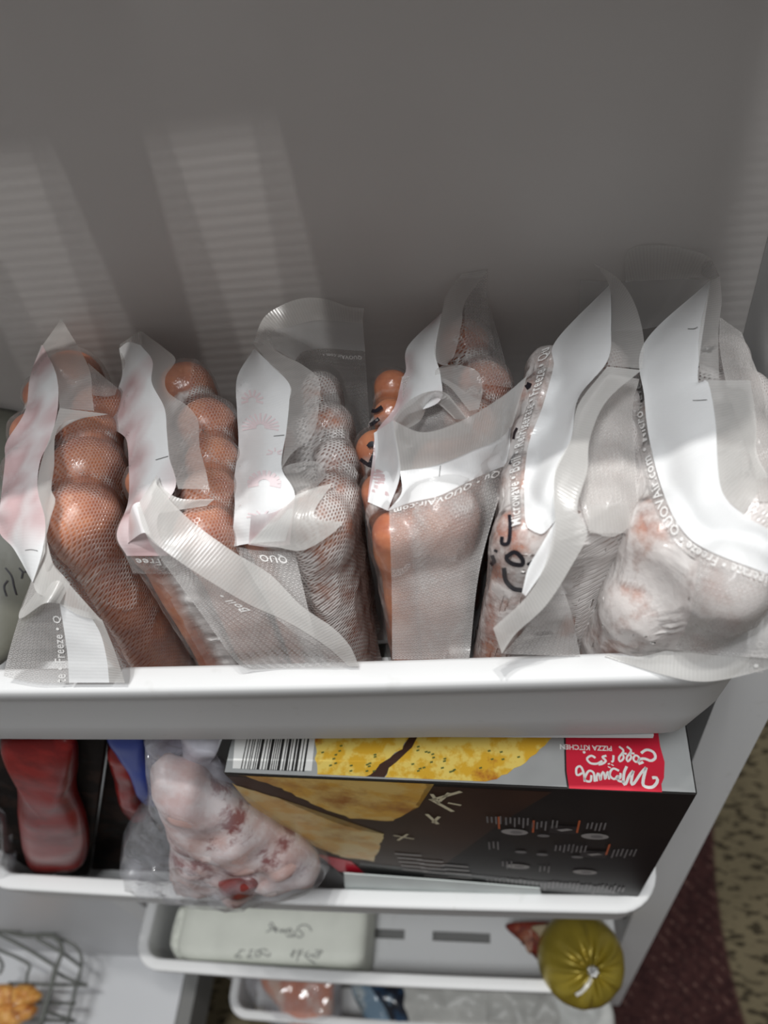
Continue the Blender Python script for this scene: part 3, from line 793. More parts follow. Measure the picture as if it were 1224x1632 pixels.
b.patch('seal_strip', [[(735, 437, .070), (712, 470, .070), (700, 520, .068), (692, 555, .068), (700, 580, .068), (735, 582, .068), (762, 593, .066), (769, 620, .066), (764, 652, .064)],
                       [(778, 430, .070), (742, 480, .068), (735, 520, .066), (722, 570, .064), (694, 590, .064), (700, 605, .062), (720, 620, .062), (748, 655, .062)]], M['strip'], 70, 10, wav=.0004)
b.patch('back_film', [[(740, 440, .070), (778, 430, .070)], [(738, 480, .062), (776, 490, .058)], [(742, 520, .055), (790, 560, .050)]], M['film2'], 14, 20)
b.patch('loose_film', [[(745, 450, .066), (740, 520, .062), (750, 610, .060)], [(778, 480, .058), (798, 550, .052), (816, 618, .048)]], M['film2'], 30, 12)
b.patch('loose_film', [[(640, 600, .054), (700, 600, .056), (765, 640, .056)], [(645, 695, .052), (700, 700, .052), (750, 690, .052)]], M['film'], 24, 16)
b.patch('loop_sheet', [[(627, 668, .070), (650, 640, .070), (680, 625, .069), (708, 625, .067), (730, 648, .065), (745, 668, .064)],
                       [(645, 685, .060), (670, 670, .058), (685, 640, .058), (700, 645, .058), (712, 655, .058), (725, 668, .058)]], M['strip2'], 40, 10)
b.patch('seal_strip', [[(626, 670, .072), (675, 689, .074), (737, 670, .074), (800, 632, .070), (840, 599, .066)],
                       [(638, 751, .060), (696, 741, .062), (758, 716, .060), (795, 700, .058), (817, 678, .056)]], M['strip2'], 60, 12, wav=.0003)
b.patch('front_band', [[(638, 751, .060), (696, 741, .062), (758, 716, .060), (795, 700, .058), (817, 678, .056)],
                       [(640, 785, .056), (700, 768, .056), (750, 745, .054), (800, 715, .052), (814, 690, .052)],
                       [(618, 814, .050), (655, 801, .050), (700, 790, .050), (738, 772, .048), (780, 752, .048), (812, 740, .044)]], M['bandw'], 60, 14, wav=.0004)
b.tick([(702, 742), (701, 750), (700, 759)])
b.patch('fold_side', [[(596, 690, .052), (626, 670, .068)], [(598, 740, .050), (638, 751, .060)], [(586, 800, .044), (618, 814, .050)]], M['bandw'], 12, 20)
p = b.patch('front_film', [[(620, 812, .050), (655, 801, .050), (700, 790, .050), (738, 772, .048), (780, 752, .048), (812, 740, .044)],
                       [(624, 930, .030), (655, 930, .030), (700, 930, .03), (730, 920, .03), (750, 910, .03), (766, 900, .03)],
                       [(625, 1051, -.004), (650, 1051, -.004), (690, 1050, -.004), (715, 1050, -.004), (735, 1050, -.004), (748, 1050, -.004)]], M['film'], 60, 46, wav=.003, wsc=32)
b.text(p, 'Boil  •  Air.com  •  Qu', .07, .055, .0036, su=1, sv=-1) if False else b.text(p, '• Qu • QUOVAir.com • Boil', 1.0, .012, .0028, su=-1, sv=1, stretch=.92)
for pts in ([(589, 653), (598, 655), (609, 648)], [(582, 678), (592, 676), (604, 667)], [(589, 640), (594, 636), (595, 634)],
            [(586, 712), (592, 706), (600, 711), (594, 728), (588, 742)], [(574, 732), (590, 742), (602, 741)], [(590, 710), (598, 708), (600, 716)]):
    b.stroke(pts, 6)

# ---- bag 5
b = Bag('whitish frosted vacuum bag with large black marker writing on its left side',
        [[(950, 590, 44), (968, 650, 44), (972, 708, 46), (972, 765, 48), (962, 818, 52)],
         [(878, 590, 34), (866, 640, 40), (858, 700, 42), (846, 770, 44), (836, 850, 46)]],
        [(.17, 0), (.17, 0)], sk[5], sl[5], 'fifth bag from the left', fuse=.016)
BG5 = b
pt = b.patch('label_band', [[(970, 455, .064), (886, 543, .054), (882, 585, .052), (864, 650, .05), (843, 706, .05), (836, 765, .05), (838, 833, .046), (852, 848, .044)],
                       [(972, 453, .066), (925, 560, .062), (915, 620, .062), (895, 690, .062), (872, 740, .062), (862, 790, .06), (862, 830, .052), (866, 850, .048)],
                       [(973, 453, .068), (974, 520, .068), (968, 575, .068), (922, 634, .068), (910, 700, .066), (886, 752, .064), (884, 800, .060), (886, 829, .054)]], M['bandw'], 70, 16)

b.patch('seal_strip', [[(973, 453, .068), (975, 510, .066), (972, 560, .066), (968, 582, .066)], [(945, 418, .072), (986, 445, .072), (1012, 485, .070), (1026, 540, .068), (1024, 588, .066)]], M['strip'], 40, 12)
b.patch('seal_strip', [[(968, 584, .068), (922, 644, .070), (910, 700, .070), (886, 745, .070), (882, 790, .068), (884, 835, .064), (868, 900, .054), (840, 950, .044), (786, 1001, .034)],
                       [(1022, 590, .068), (966, 640, .070), (940, 700, .070), (936, 750, .070), (920, 810, .066), (936, 850, .060), (912, 900, .052), (870, 965, .042), (822, 1010, .030), (800, 1042, .024)]], M['strip2'], 80, 12, wav=.0006)
b.patch('corner_band', [[(886, 829, .056), (862, 870, .052), (842, 905, .046), (832, 945, .042)], [(886, 850, .060), (880, 880, .056), (862, 915, .050), (838, 950, .044)]], M['bandw'], 24, 8)
b.patch('corner_film', [[(895, 930, .040), (870, 965, .036), (835, 1005, .022), (802, 1042, .012)], [(912, 980, .030), (916, 1000, .022), (920, 1020, .012), (925, 1046, .002)]], M['film'], 36, 22, wav=.0008)
b.patch('taut_film', [[(970, 596, .058), (925, 660, .058), (915, 720, .058), (925, 800, .056), (940, 850, .052)], [(1019, 604, .054), (1008, 655, .052), (1014, 750, .052), (1018, 820, .050), (1008, 850, .048)]], M['frostfilm'], 50, 24, smooth=60, wav=.0012, wsc=60)
b.patch('fold_film', [[(938, 806, .062), (965, 803, .060), (1000, 800, .056)], [(938, 845, .056), (975, 856, .054), (1008, 838, .052)]], M['strip'], 20, 8)
p = b.patch('text_film', [[(878, 552, .050), (872, 590, .050), (852, 650, .048), (838, 700, .048), (830, 760, .046), (832, 835, .042)],
                      [(860, 560, .046), (852, 600, .046), (838, 650, .042), (822, 705, .04), (812, 765, .04), (816, 840, .036)]], M['film2'], 60, 8, follow='cling')
b.text(p, 'Microwave • Boil • Refrigerate • Freeze • Quo', 1.0, .15, .0042, su=-1, sv=1, stretch=.88)
for pts, w_ in (([(838, 618), (842, 615), (844, 610)], 8), ([(818, 700), (820, 690), (824, 682)], 4), ([(812, 740), (818, 728), (824, 722)], 4),
            ([(812, 820), (813, 840), (810, 865), (800, 866), (800, 855)], 6),
            ([(806, 888), (820, 880), (832, 890), (832, 900), (818, 899), (808, 892), (808, 884)], 7), ([(842, 902), (846, 898), (844, 896)], 9),
            ([(803, 905), (806, 925), (818, 938), (832, 941)], 7), ([(784, 885), (787, 895), (782, 900)], 6), ([(789, 880), (791, 876)], 6)):
    b.stroke(pts, w_)

# ---- bag 6
b = Bag('cloudy white vacuum bag with a wide white band, rightmost, its hem over the rim end',
        [[(1152, 575, 34, .036), (1178, 640, 44, .040), (1195, 730, 54), (1190, 830, 60), (1160, 930, 60)],
         [(1065, 590, 40), (1068, 670, 44), (1062, 760, 50), (1055, 850, 56), (1030, 960, 62, .020)]],
        [(.11, 0), (.16, 0)], sk[6], sl[6], 'rightmost bag', fuse=.016)
BG6 = b
b.patch('label_band', [[(1130, 448, .066), (1026, 548, .056), (1027, 634, .056), (1036, 706, .054), (1058, 788, .052), (1085, 842, .050), (1126, 876, .048), (1224, 915, .044)],
                       [(1131, 448, .068), (1075, 560, .064), (1080, 640, .064), (1090, 710, .064), (1105, 790, .062), (1125, 830, .058), (1160, 858, .055), (1236, 880, .05)],
                       [(1132, 448, .070), (1112, 600, .068), (1128, 608, .068), (1140, 670, .068), (1149, 778, .066), (1185, 820, .062), (1215, 838, .060), (1250, 860, .056)]], M['bandw'], 70, 18)
b.tick([(1096, 524), (1106, 524), (1112, 521)])
b.tick([(1104, 638), (1114, 638), (1127, 637)])
b.patch('seal_strip', [[(1133, 448, .070), (1117, 515, .069), (1113, 560, .068), (1117, 600, .067)], [(1147, 440, .074), (1150, 480, .073), (1145, 530, .070), (1146, 604, .067)]], M['strip'], 30, 8)
b.patch('back_strip', [[(996, 418, .070), (1003, 398, .074), (1040, 390, .075), (1090, 396, .075), (1130, 410, .074), (1147, 440, .074)],
                       [(997, 450, .060), (1020, 447, .060), (1050, 446, .060), (1090, 444, .060), (1120, 442, .062), (1132, 446, .066)]], M['strip'], 40, 10, follow=False)
b.patch('back_band', [[(925, 446, .062), (950, 448, .062), (1000, 448, .061), (1050, 446, .060), (1090, 444, .060), (1131, 446, .064)],
                      [(922, 505, .044), (950, 525, .040), (1000, 527, .040), (1030, 524, .040), (1050, 520, .042), (1062, 518, .044)]], M['band2'], 40, 12, follow=False)
b.patch('hanging_strip', [[(1126, 606, .066), (1140, 670, .066), (1149, 778, .064), (1185, 820, .060)], [(1196, 606, .062), (1205, 670, .062), (1206, 720, .060), (1224, 760, .058)]], M['strip2'], 30, 12)
b.patch('loose_film', [[(1147, 505, .062), (1148, 560, .062), (1165, 640, .060), (1200, 740, .058), (1210, 800, .056)], [(1182, 530, .056), (1206, 590, .052), (1226, 640, .050), (1262, 730, .050), (1275, 800, .050)]], M['frostfilm'], 50, 24, smooth=60, wav=.0012, wsc=60)
p = b.patch('text_film', [[(1025, 560, .054), (1026, 634, .054), (1035, 706, .052), (1057, 788, .050), (1084, 842, .048), (1125, 877, .046), (1230, 918, .042)],
                      [(1005, 560, .046), (1008, 640, .046), (1018, 715, .044), (1040, 800, .044), (1072, 858, .044), (1115, 895, .040), (1225, 942, .036)]], M['film2'], 80, 8, follow='cling')
b.text(p, 'igerate • Freeze • QUOVAir.com • Microwave', .985, .12, .0046, su=-1, sv=1, stretch=1.02)
p = b.patch('corner_film', [[(1115, 890, .044), (1160, 905, .040), (1200, 925, .036), (1250, 935, .036)],
                       [(1100, 980, .026), (1150, 985, .028), (1200, 1000, .03), (1250, 1010, .03)],
                       [(1075, 1035, .012), (1110, 1040, .014), (1160, 1045, .018), (1240, 1050, .022)]], M['film'], 40, 30, follow=True, wav=.0012, wsc=45)
p = b.patch('corner_hem', [[(965, 1043, .004), (1020, 1046, .008), (1075, 1035, .012), (1110, 1040, .014), (1160, 1045, .018), (1240, 1040, .022)],
                       [(964, 1046, .003), (1000, 1058, .004), (1060, 1076, .006), (1110, 1086, .008), (1160, 1082, .010), (1240, 1062, .014)]], M['strip2'], 60, 12, follow=False)
p = b.patch('text_film', [[(1224, 960, .034), (1222, 1020, .026), (1216, 1072, .012)], [(1198, 960, .034), (1197, 1020, .026), (1193, 1072, .012)]], M['film2'], 30, 8, follow=False)
b.text(p, '• Bo', .93, .15, .0042, su=-1, sv=1)


# ------------------------------------------------------------------ helpers for packages
def smooth_closed(pts, n):
    q = [np.array(p, float) for p in pts]; N = len(q); dense = []
    for i in range(N):
        p0, p1, p2, p3 = q[i - 1], q[i], q[(i + 1) % N], q[(i + 2) % N]
        for k in range(12):
            t = k / 12; dense.append(.5 * ((2 * p1) + (-p0 + p2) * t + (2 * p0 - 5 * p1 + 4 * p2 - p3) * t * t + (-p0 + 3 * p1 - 3 * p2 + p3) * t ** 3))
    D = [0.]
    for a, b in zip(dense, dense[1:] + dense[:1]): D.append(D[-1] + float(np.linalg.norm(b - a)))
    out = []
    for i in range(n):
        s = D[-1] * i / n; j = max(k for k in range(len(dense)) if D[k] <= s)
        f = (s - D[j]) / max(1e-9, D[j + 1] - D[j]); out.append(dense[j] * (1 - f) + dense[(j + 1) % len(dense)] * f)
    return out


def pillow(name, outline, o, n, thick, m, parent=None, back=None, rings=16, seg=90, bump=.002, bsc=60, power=.5, pos_off=0.):
    """closed cushion-like solid: outline (pixels) measured on the plane (o, n), swelling to both sides"""
    n = Vector(n).normalized(); pts = [PP(p[0], p[1], o, n) + n * pos_off for p in smooth_closed(outline, seg)]
    c = sum(pts, Vector()) / len(pts); bm = bmesh.new(); back = thick if back is None else back
    def side(sgn, th):
        R = []
        for k in range(rings):
            f = k / rings
            R.append([bm.verts.new(c + (p - c) * (1 - f) + n * sgn * (th * (1 - (1 - f) ** 2.4) ** power + (bump * noise.noise((c + (p - c) * (1 - f)) * bsc) if k else 0))) for p in pts])
        return R
    A = side(1, thick); B = side(-1, back)
    for i in range(seg): bm.verts.remove(B[0][i])
    B[0] = A[0]
    for R in (A, B):
        for X, Y in zip(R, R[1:]):
            for i in range(seg): bm.faces.new((X[i], X[(i + 1) % seg], Y[(i + 1) % seg], Y[i]))
        bm.faces.new(R[-1])
    bmesh.ops.recalc_face_normals(bm, faces=bm.faces)
    o_ = bm_obj(name, bm, m, parent)
    return o_


def bvh_of(o):
    off = parent_loc(o); return BVHTree.FromPolygons([v.co + off for v in o.data.vertices], [tuple(p.vertices) for p in o.data.polygons])


def decal(name, pts2, o, ux, uy, n, m, parent, lift=.0004, thick=.0002):
    """printed area: polygon given in face coordinates (metres)"""
    bm = bmesh.new(); vs = [bm.verts.new(Vector(o) + ux * a + uy * b_ + n * lift) for a, b_ in pts2]
    f = bm.faces.new(vs); bmesh.ops.triangulate(bm, faces=[f])
    return bm_obj(name, bm, m, parent, smooth=False)


# ------------------------------------------------------------------ second bin: bread box
TL = P(355, 1233, -.112); TR = P(1112, 1266, -.116); BR = PY(1015, 1435, -.1505)
ux = (TR - TL).normalized(); wid = (TR - TL).length
nf = ux.cross(BR - TR).normalized()
if nf.y > 0: nf = -nf
dn = nf.cross(ux).normalized()
if dn.z > 0: dn = -dn
BR = TR + (BR - TR) * ((TR.z + .398) / (TR.z - BR.z)); BL = PP(503, 1360, TL, nf); BL = TL + (BL - TL) * ((TL.z + .398) / (TL.z - BL.z))
hgt = .27; thk = .062
BX = empty('bread_box', TL + ux * wid / 2 + dn * hgt, 'dark and grey cheesy bread box standing upside down in the second door bin', 'box')
M['box_dark'] = blotch('box_dark_print', (.010, .009, .009), (.014, .012, .011), (.016, .012, .009), 12, 14, spec=.25, rough=.45, bump=0)
M['box_grey'] = plain('box_grey_print', (.36, .37, .37), .38, var=.12, vscale=25)
M['kraft'] = plain('brown_cardboard', (.14, .068, .026), .7, var=.15)
M['bread'] = blotch('bread_print', (.72, .42, .035), (.82, .62, .15), (.42, .13, .02), 110, 60, t2=(.58, .70), bump=0, rough=.3)
M['bread2'] = blotch('pale_bread_print', (.60, .36, .10), (.62, .46, .20), (.38, .17, .035), 60, 22, t2=(.55, .72), bump=0, rough=.3)
M['red'] = plain('red_print', (.62, .012, .04), .35); M['white'] = plain('white_label_print', (.80, .80, .78), .4); M['blackp'] = plain('black_print', (.015, .014, .014), .4)
M['greytext'] = plain('grey_print', (.30, .28, .27), .4); M['orangep'] = plain('orange_print', (.45, .10, .03), .4); M['herb'] = plain('green_herb_print', (.10, .13, .02), .5)
M['cream'] = plain('cream_print', (.62, .55, .38), .4); M['dimtext'] = plain('dim_grey_print', (.17, .16, .16), .4)
up = -dn
bm = bmesh.new()
q = [TL, TR, BR, BL]; r_ = [p - nf * thk for p in q]
v = [bm.verts.new(p) for p in q + r_]
for k, f in enumerate(((0, 3, 2, 1), (4, 5, 6, 7), (0, 1, 5, 4), (2, 3, 7, 6), (1, 2, 6, 5), (0, 4, 7, 3))):
    bm.faces.new([v[i] for i in f]).material_index = (0, 0, 1, 0, 0, 2)[k]
bmesh.ops.recalc_face_normals(bm, faces=bm.faces)
bmesh.ops.bevel(bm, geom=bm.edges[:], offset=.0008, segments=2, affect='EDGES')
bm_obj('carton', bm, [M['box_dark'], M['box_grey'], M['kraft']], BX, smooth=False)
# face frames: front face (a along +x, b downwards), top face (a along +x, b backwards)
bk = -nf


def fr(px, py): p = PP(px, py, TL, nf) - TL; return (p.dot(ux), p.dot(dn))


def tp(px, py): p = PP(px, py, TL, up) - TL; return (p.dot(ux), p.dot(bk))


def jag(pts, amp, step, seed):
    rnd = random.Random(seed); out = []
    for a, b_ in zip(pts, pts[1:] + pts[:1]):
        L_ = math.dist(a, b_); k = max(1, int(L_ / step))
        for i in range(k): out.append((a[0] + (b_[0] - a[0]) * i / k + rnd.uniform(-amp, amp), a[1] + (b_[1] - a[1]) * i / k + rnd.uniform(-amp, amp)))
    return out


def clampa(pts, lo=.0012, b0=.0010): return [(min(max(a, lo), wid - .001), max(b, b0)) for a, b in pts]


BF, BT = M['bread2'], M['bread']
decal('brown_picture', clampa([fr(352, 1236), fr(880, 1262), fr(800, 1310), fr(700, 1384), fr(640, 1392), fr(500, 1362)]), TL, ux, dn, nf, plain('dark_brown_picture', (.035, .016, .009), .4, spec=.25, var=.3, vscale=20), BX, .0001)
decal('bread_picture', clampa(jag([fr(378, 1232), fr(690, 1236), fr(676, 1258), fr(664, 1285), fr(625, 1308), fr(560, 1303), fr(520, 1290), fr(440, 1252)], .0012, .004, 1)), TL, ux, dn, nf, blotch('toasted_bread_print', (.62, .34, .05), (.66, .44, .13), (.34, .13, .02), 45, 26, t2=(.50, .68), bump=0, rough=.4), BX, .0003)
decal('bread_picture', clampa(jag([fr(352, 1244), fr(440, 1270), fr(520, 1305), fr(570, 1322), fr(612, 1328), fr(604, 1350), fr(595, 1372), fr(545, 1365), fr(480, 1338), fr(420, 1300)], .0010, .004, 2)), TL, ux, dn, nf, BF, BX, .0003)
decal('red_panel', clampa([fr(505, 1360), fr(560, 1372), fr(582, 1392), fr(540, 1388)]), TL, ux, dn, nf, M['red'], BX, .0003)
decal('grey_panel', clampa([fr(575, 1374), fr(700, 1388), fr(840, 1402), fr(960, 1412), fr(990, 1425), fr(600, 1428), fr(545, 1410)]), TL, ux, dn, nf, plain('box_lower_grey', (.035, .036, .036), .35), BX, .00025)
rnd = random.Random(7)
# cheese sticks of the picture
for a, b_, w_ in (((686, 1274), (735, 1260), .0026), ((686, 1272), (722, 1292), .0026), ((700, 1276), (716, 1262), .002), ((688, 1264), (700, 1280), .002), ((680, 1296), (698, 1312), .0022), ((690, 1310), (700, 1300), .002),
                ((627, 1330), (660, 1336), .0016), ((634, 1338), (650, 1328), .0016), ((714, 1278), (735, 1282), .002)):
    p0, p1 = fr(*a), fr(*b_); dx, dy = p1[0] - p0[0], p1[1] - p0[1]; l_ = math.hypot(dx, dy); nx, ny = -dy / l_ * w_ / 2, dx / l_ * w_ / 2
    decal('cheese_picture', [(p0[0] + nx, p0[1] + ny), (p1[0] + nx, p1[1] + ny), (p1[0] - nx, p1[1] - ny), (p0[0] - nx, p0[1] - ny)], TL, ux, dn, nf, M['cream'], BX, .0005)
# instruction rows on the dark face
icons = [((820, 1325), 'o'), ((866, 1331), 's'), ((898, 1322), 'k'), ((948, 1332), 'o'), ((830, 1357), 's'), ((864, 1361), 's'), ((920, 1365), 's'), ((946, 1361), 'k'), ((825, 1380), 'o'), ((932, 1389), 'o')]
for (x, y), t in icons:
    a, b_ = fr(x, y)
    if t == 'k':
        decal('icon_frame', [(a - .0075, b_ - .008), (a + .0075, b_ - .008), (a + .0075, b_ + .006), (a - .0075, b_ + .006)], TL, ux, dn, nf, M['blackp'], BX, .0004)
        decal('icon', [(a - .004, b_ - .001), (a + .002, b_ - .004), (a + .005, b_ - .002), (a - .001, b_ + .002)], TL, ux, dn, nf, M['greytext'], BX, .0006)
    else:
        R_ = .0075 if t == 'o' else .0035
        decal('icon', [(a + R_ * math.cos(k * PI / 8), b_ + R_ * .75 * math.sin(k * PI / 8)) for k in range(16)], TL, ux, dn, nf, M['greytext'] if t == 'o' else M['dimtext'], BX, .0004)
        if t == 'o': decal('icon', [(a + .001 + R_ * .45 * math.cos(k * PI / 8), b_ + R_ * .35 * math.sin(k * PI / 8)) for k in range(16)], TL, ux, dn, nf, M['dimtext'], BX, .0006)
bmr = bmesh.new(); bmo = bmesh.new()


def bar(bm_, x, y, w_, h_):
    a, b_ = fr(x, y); vs = [bm_.verts.new(TL + ux * (a + i) + dn * (b_ + j) + nf * .0005) for i, j in ((0, 0), (w_, 0), (w_, h_), (0, h_))]; bm_.faces.new(vs)


for gx, gy, k in ((775, 1300, 4), (805, 1302, 6), (848, 1308, 4), (880, 1306, 2), (936, 1310, 5), (778, 1340, 3), (885, 1345, 5), (912, 1346, 4), (978, 1352, 6), (860, 1380, 3), (800, 1372, 3)):
    bmr = bmesh.new()
    for i in range(k): bar(bmr, gx + i * 7, gy + rnd.uniform(-1, 1), .0009, .010 + rnd.uniform(0, .008))
    bm_obj('instruction_lines', bmr, M['dimtext'], BX, smooth=False)
for x, y in ((793, 1300), (849, 1306), (922, 1306), (970, 1344)):
    bmo = bmesh.new(); bar(bmo, x, y, .0011, .022); bm_obj('divider_line', bmo, M['orangep'], BX, smooth=False)
bmr = bmesh.new()
for i in range(34):
    bar(bmr, 775 + i * 6.6, 1398 + i * .45 + rnd.uniform(-2, 2), .0014, .012 + rnd.uniform(0, .012))
bm_obj('blurred_text_row', bmr, M['dimtext'], BX, smooth=False)
# word column on the lower left of the front, upside down
def face_text(txt, at, h, ax, bx, nn, m, name='printed_text', bold=.03, sx=1.):
    cu = bpy.data.curves.new('t', 'FONT'); cu.body = txt; cu.size = h * 1.35; cu.offset = h * bold; cu.resolution_u = 3
    o = bpy.data.objects.new('t', cu); COL.objects.link(o); dg = bpy.context.evaluated_depsgraph_get(); dg.update()
    me = bpy.data.meshes.new_from_object(o.evaluated_get(dg)); bpy.data.objects.remove(o); bm = bmesh.new(); bm.from_mesh(me); bpy.data.meshes.remove(me)
    for v in bm.verts: v.co = at + ax * v.co.x * sx + bx * v.co.y + nn * .0006
    return bm_obj(name, bm, m, BX, smooth=False)


for (x, y), n_l in (((655, 1362), 5), ((690, 1372), 5), ((730, 1380), 5)):
    bmr = bmesh.new()
    for i in range(n_l):
        a, b_ = fr(x + i * 2.6, y - 2 + i * 6.2); w_ = .013 - .001 * (i % 2)
        vs = [bmr.verts.new(TL + ux * (a - w_ / 2 + p) + dn * (b_ + q) + nf * .0005) for p, q in ((-.004, 0), (w_, .0012), (w_, .0040), (-.004, .0028))]; bmr.faces.new(vs)
    bm_obj('word_block', bmr, M['greytext'], BX, smooth=False)
# top face
decal('bread_picture', clampa(jag([tp(505, 1238), tp(500, 1130), tp(680, 1130), tp(640, 1196), tp(606, 1220), tp(585, 1240)], .0007, .003, 5), b0=.0016), TL, ux, bk, up, BT, BX, .0004)
decal('bread_picture', clampa(jag([tp(612, 1243), tp(622, 1225), tp(650, 1200), tp(690, 1140), tp(900, 1140), tp(868, 1190), tp(838, 1214), tp(810, 1232), tp(775, 1250)], .0007, .003, 6), b0=.0016), TL, ux, bk, up, BT, BX, .0004)
decal('gap_print', clampa([tp(582, 1242), tp(606, 1218), tp(640, 1194), tp(680, 1130), tp(690, 1140), tp(650, 1202), tp(622, 1226), tp(612, 1244)], b0=.0016), TL, ux, bk, up, plain('dark_brown_print', (.045, .015, .008), .4), BX, .0003)  # dark brown print between the two bread pictures
decal('bread_picture', clampa([tp(378, 1236), tp(378, 1233), tp(500, 1238), tp(600, 1243), tp(690, 1247), tp(690, 1249)], b0=.0005), TL, ux, bk, up, BT, BX, .0006)
bmr = bmesh.new()
for i in range(46):
    x, y = (rnd.uniform(510, 600), rnd.uniform(1190, 1232)) if i < 16 else (rnd.uniform(640, 830), rnd.uniform(1192, 1235))
    if i >= 16 and y > 1248 - (x - 640) * .16: continue
    a, b_ = tp(x, y); vs = [bmr.verts.new(TL + ux * (a + p) + bk * (b_ + q) + up * .0007) for p, q in ((0, 0), (.0014, .0004), (.0012, .0012), (-.0002, .0008))]; bmr.faces.new(vs)
bm_obj('herb_flecks', bmr, M['herb'], BX, smooth=False)
decal('barcode_label', [tp(371, 1225), tp(377, 1150), tp(505, 1150), tp(497, 1229)], TL, ux, bk, up, M['white'], BX, .0004)
bmr = bmesh.new(); a0, b0 = tp(384, 1226); a1, _ = tp(483, 1228); _, b1 = tp(384, 1150); x = a0; k = 0
while x < a1:
    w_ = rnd.choice((.0005, .0005, .001, .0015)); vs = [bmr.verts.new(TL + ux * p + bk * q + up * .0006) for p, q in ((x, b0), (x + w_, b0), (x + w_, b1), (x, b1))]; bmr.faces.new(vs); x += w_ + rnd.choice((.0006, .0006, .0012))
bm_obj('barcode', bmr, M['blackp'], BX, smooth=False)
decal('logo_panel', [tp(907, 1257), tp(903, 1230), tp(901, 1150), tp(1046, 1150), tp(1052, 1190), tp(1059, 1215), tp(1058, 1240), tp(1054, 1250), tp(1055, 1263)], TL, ux, bk, up, M['red'], BX, .0004)
decal('logo_edge', [tp(907, 1257), tp(903, 1230), tp(901, 1150), tp(898, 1150), tp(900, 1230), tp(904, 1257)], TL, ux, bk, up, M['blackp'], BX, .0004)
face_text('PIZZA KITCHEN', TL + ux * tp(975, 1190)[0] + bk * tp(975, 1190)[1], .0026, -ux, bk * -1, up, M['white'], 'logo_lettering')


def top_stroke(pts, wpx, m):
    """script lettering of the logo"""
    q = catmull([tp(*p) for p in pts], 22); bm = bmesh.new(); prev = None; w_ = wpx * .00036
    for i, p in enumerate(q):
        a = q[max(0, i - 1)]; b_ = q[min(len(q) - 1, i + 1)]; dd = (b_ - a) / max(1e-9, np.linalg.norm(b_ - a)); nn = np.array([-dd[1], dd[0]]) * w_ / 2
        pair = [bm.verts.new(TL + ux * (p + s * nn)[0] + bk * (p + s * nn)[1] + up * .0007) for s in (1, -1)]
        if prev: bm.faces.new((prev[0], prev[1], pair[1], pair[0]))
        prev = pair
    bm_obj('logo_lettering', bm, m, BX, smooth=False)


S_ = lambda l: [(700 + x / 2.8465, 1180 + y / 2.8465) for x, y in l]     # traced lettering
for l, w_ in (([(965, 172), (985, 172), (988, 190), (970, 212), (945, 215), (925, 205), (925, 180), (938, 125)], 4),
              ([(938, 125), (915, 150), (895, 180), (880, 200), (870, 198), (875, 160), (880, 140)], 3.6), ([(880, 140), (860, 165), (845, 200), (835, 195), (838, 150), (850, 120)], 3.6),
              ([(815, 140), (790, 130), (775, 145), (775, 165), (795, 178), (812, 160), (812, 185), (838, 190)], 3), ([(800, 178), (820, 172), (822, 150)], 3),
              ([(770, 180), (768, 150), (762, 148), (755, 175)], 2.8), ([(770, 126), (772, 122)], 4), ([(752, 180), (745, 145), (735, 160), (732, 185), (722, 150), (714, 165), (715, 188)], 2.8),
              ([(705, 190), (700, 150), (680, 140), (665, 160), (660, 182), (685, 188), (690, 160)], 3), ([(660, 190), (655, 150), (640, 120), (622, 130), (625, 160), (650, 150)], 3),
              ([(925, 100), (905, 108), (905, 90), (930, 85), (960, 95), (980, 80), (970, 55), (940, 45), (915, 60)], 3.6), ([(905, 95), (890, 100), (880, 85), (890, 70), (905, 80), (905, 100)], 2.8),
              ([(885, 62), (865, 62), (870, 80), (855, 98), (850, 80), (870, 50), (850, 30)], 2.8), ([(850, 64), (832, 62), (836, 82), (820, 98), (815, 80), (835, 50), (815, 30)], 2.8),
              ([(790, 70), (788, 95), (780, 100)], 2.8), ([(786, 112), (784, 116)], 3.6), ([(770, 112), (768, 106)], 3), ([(758, 72), (740, 78), (755, 95), (740, 108), (722, 112)], 3),
              ([(740, 95), (715, 108), (685, 105), (670, 85), (690, 72), (708, 82)], 3), ([(657, 52), (661, 56), (657, 60), (653, 56), (657, 52)], 1.6)):
    top_stroke(S_(l), w_, M['white'])

# ------------------------------------------------------------------ second bin: steaks, meat bag
M['steak'] = blotch('red_beef', (.16, .008, .008), (.25, .015, .013), (.45, .14, .12), 28, 44, t2=(.68, .72), rough=.3, spec=.28, bump=.3)
M['tray'] = blotch('black_tray', (.012, .009, .008), (.03, .018, .014), (.02, .02, .02), 40, 90, rough=.8, spec=.1)
M['clear'] = clear_mat('clear_vacuum_film', .01, gloss=.015); M['bagclear'] = clear_mat('clear_freezer_bag', .16, (.70, .71, .78), gloss=.10)
M['frost'] = blotch('frosted_meat', (.60, .40, .37), (.74, .66, .66), (.24, .050, .040), 50, 24, t=(.4, .6), t2=(.52, .58), rough=.45)
M['blue'] = plain('blue_zip_strip', (.01, .04, .30), .35)
on, nn_ = Vector((0, -.138, -.323)), Vector((0, -1, .04))
SP = empty('steak_pack', PP(85, 1395, on, nn_), 'red beef steak on a black tray, at left in the second bin', 'meat pack', 'steak packs in the second bin')
bm = bmesh.new()
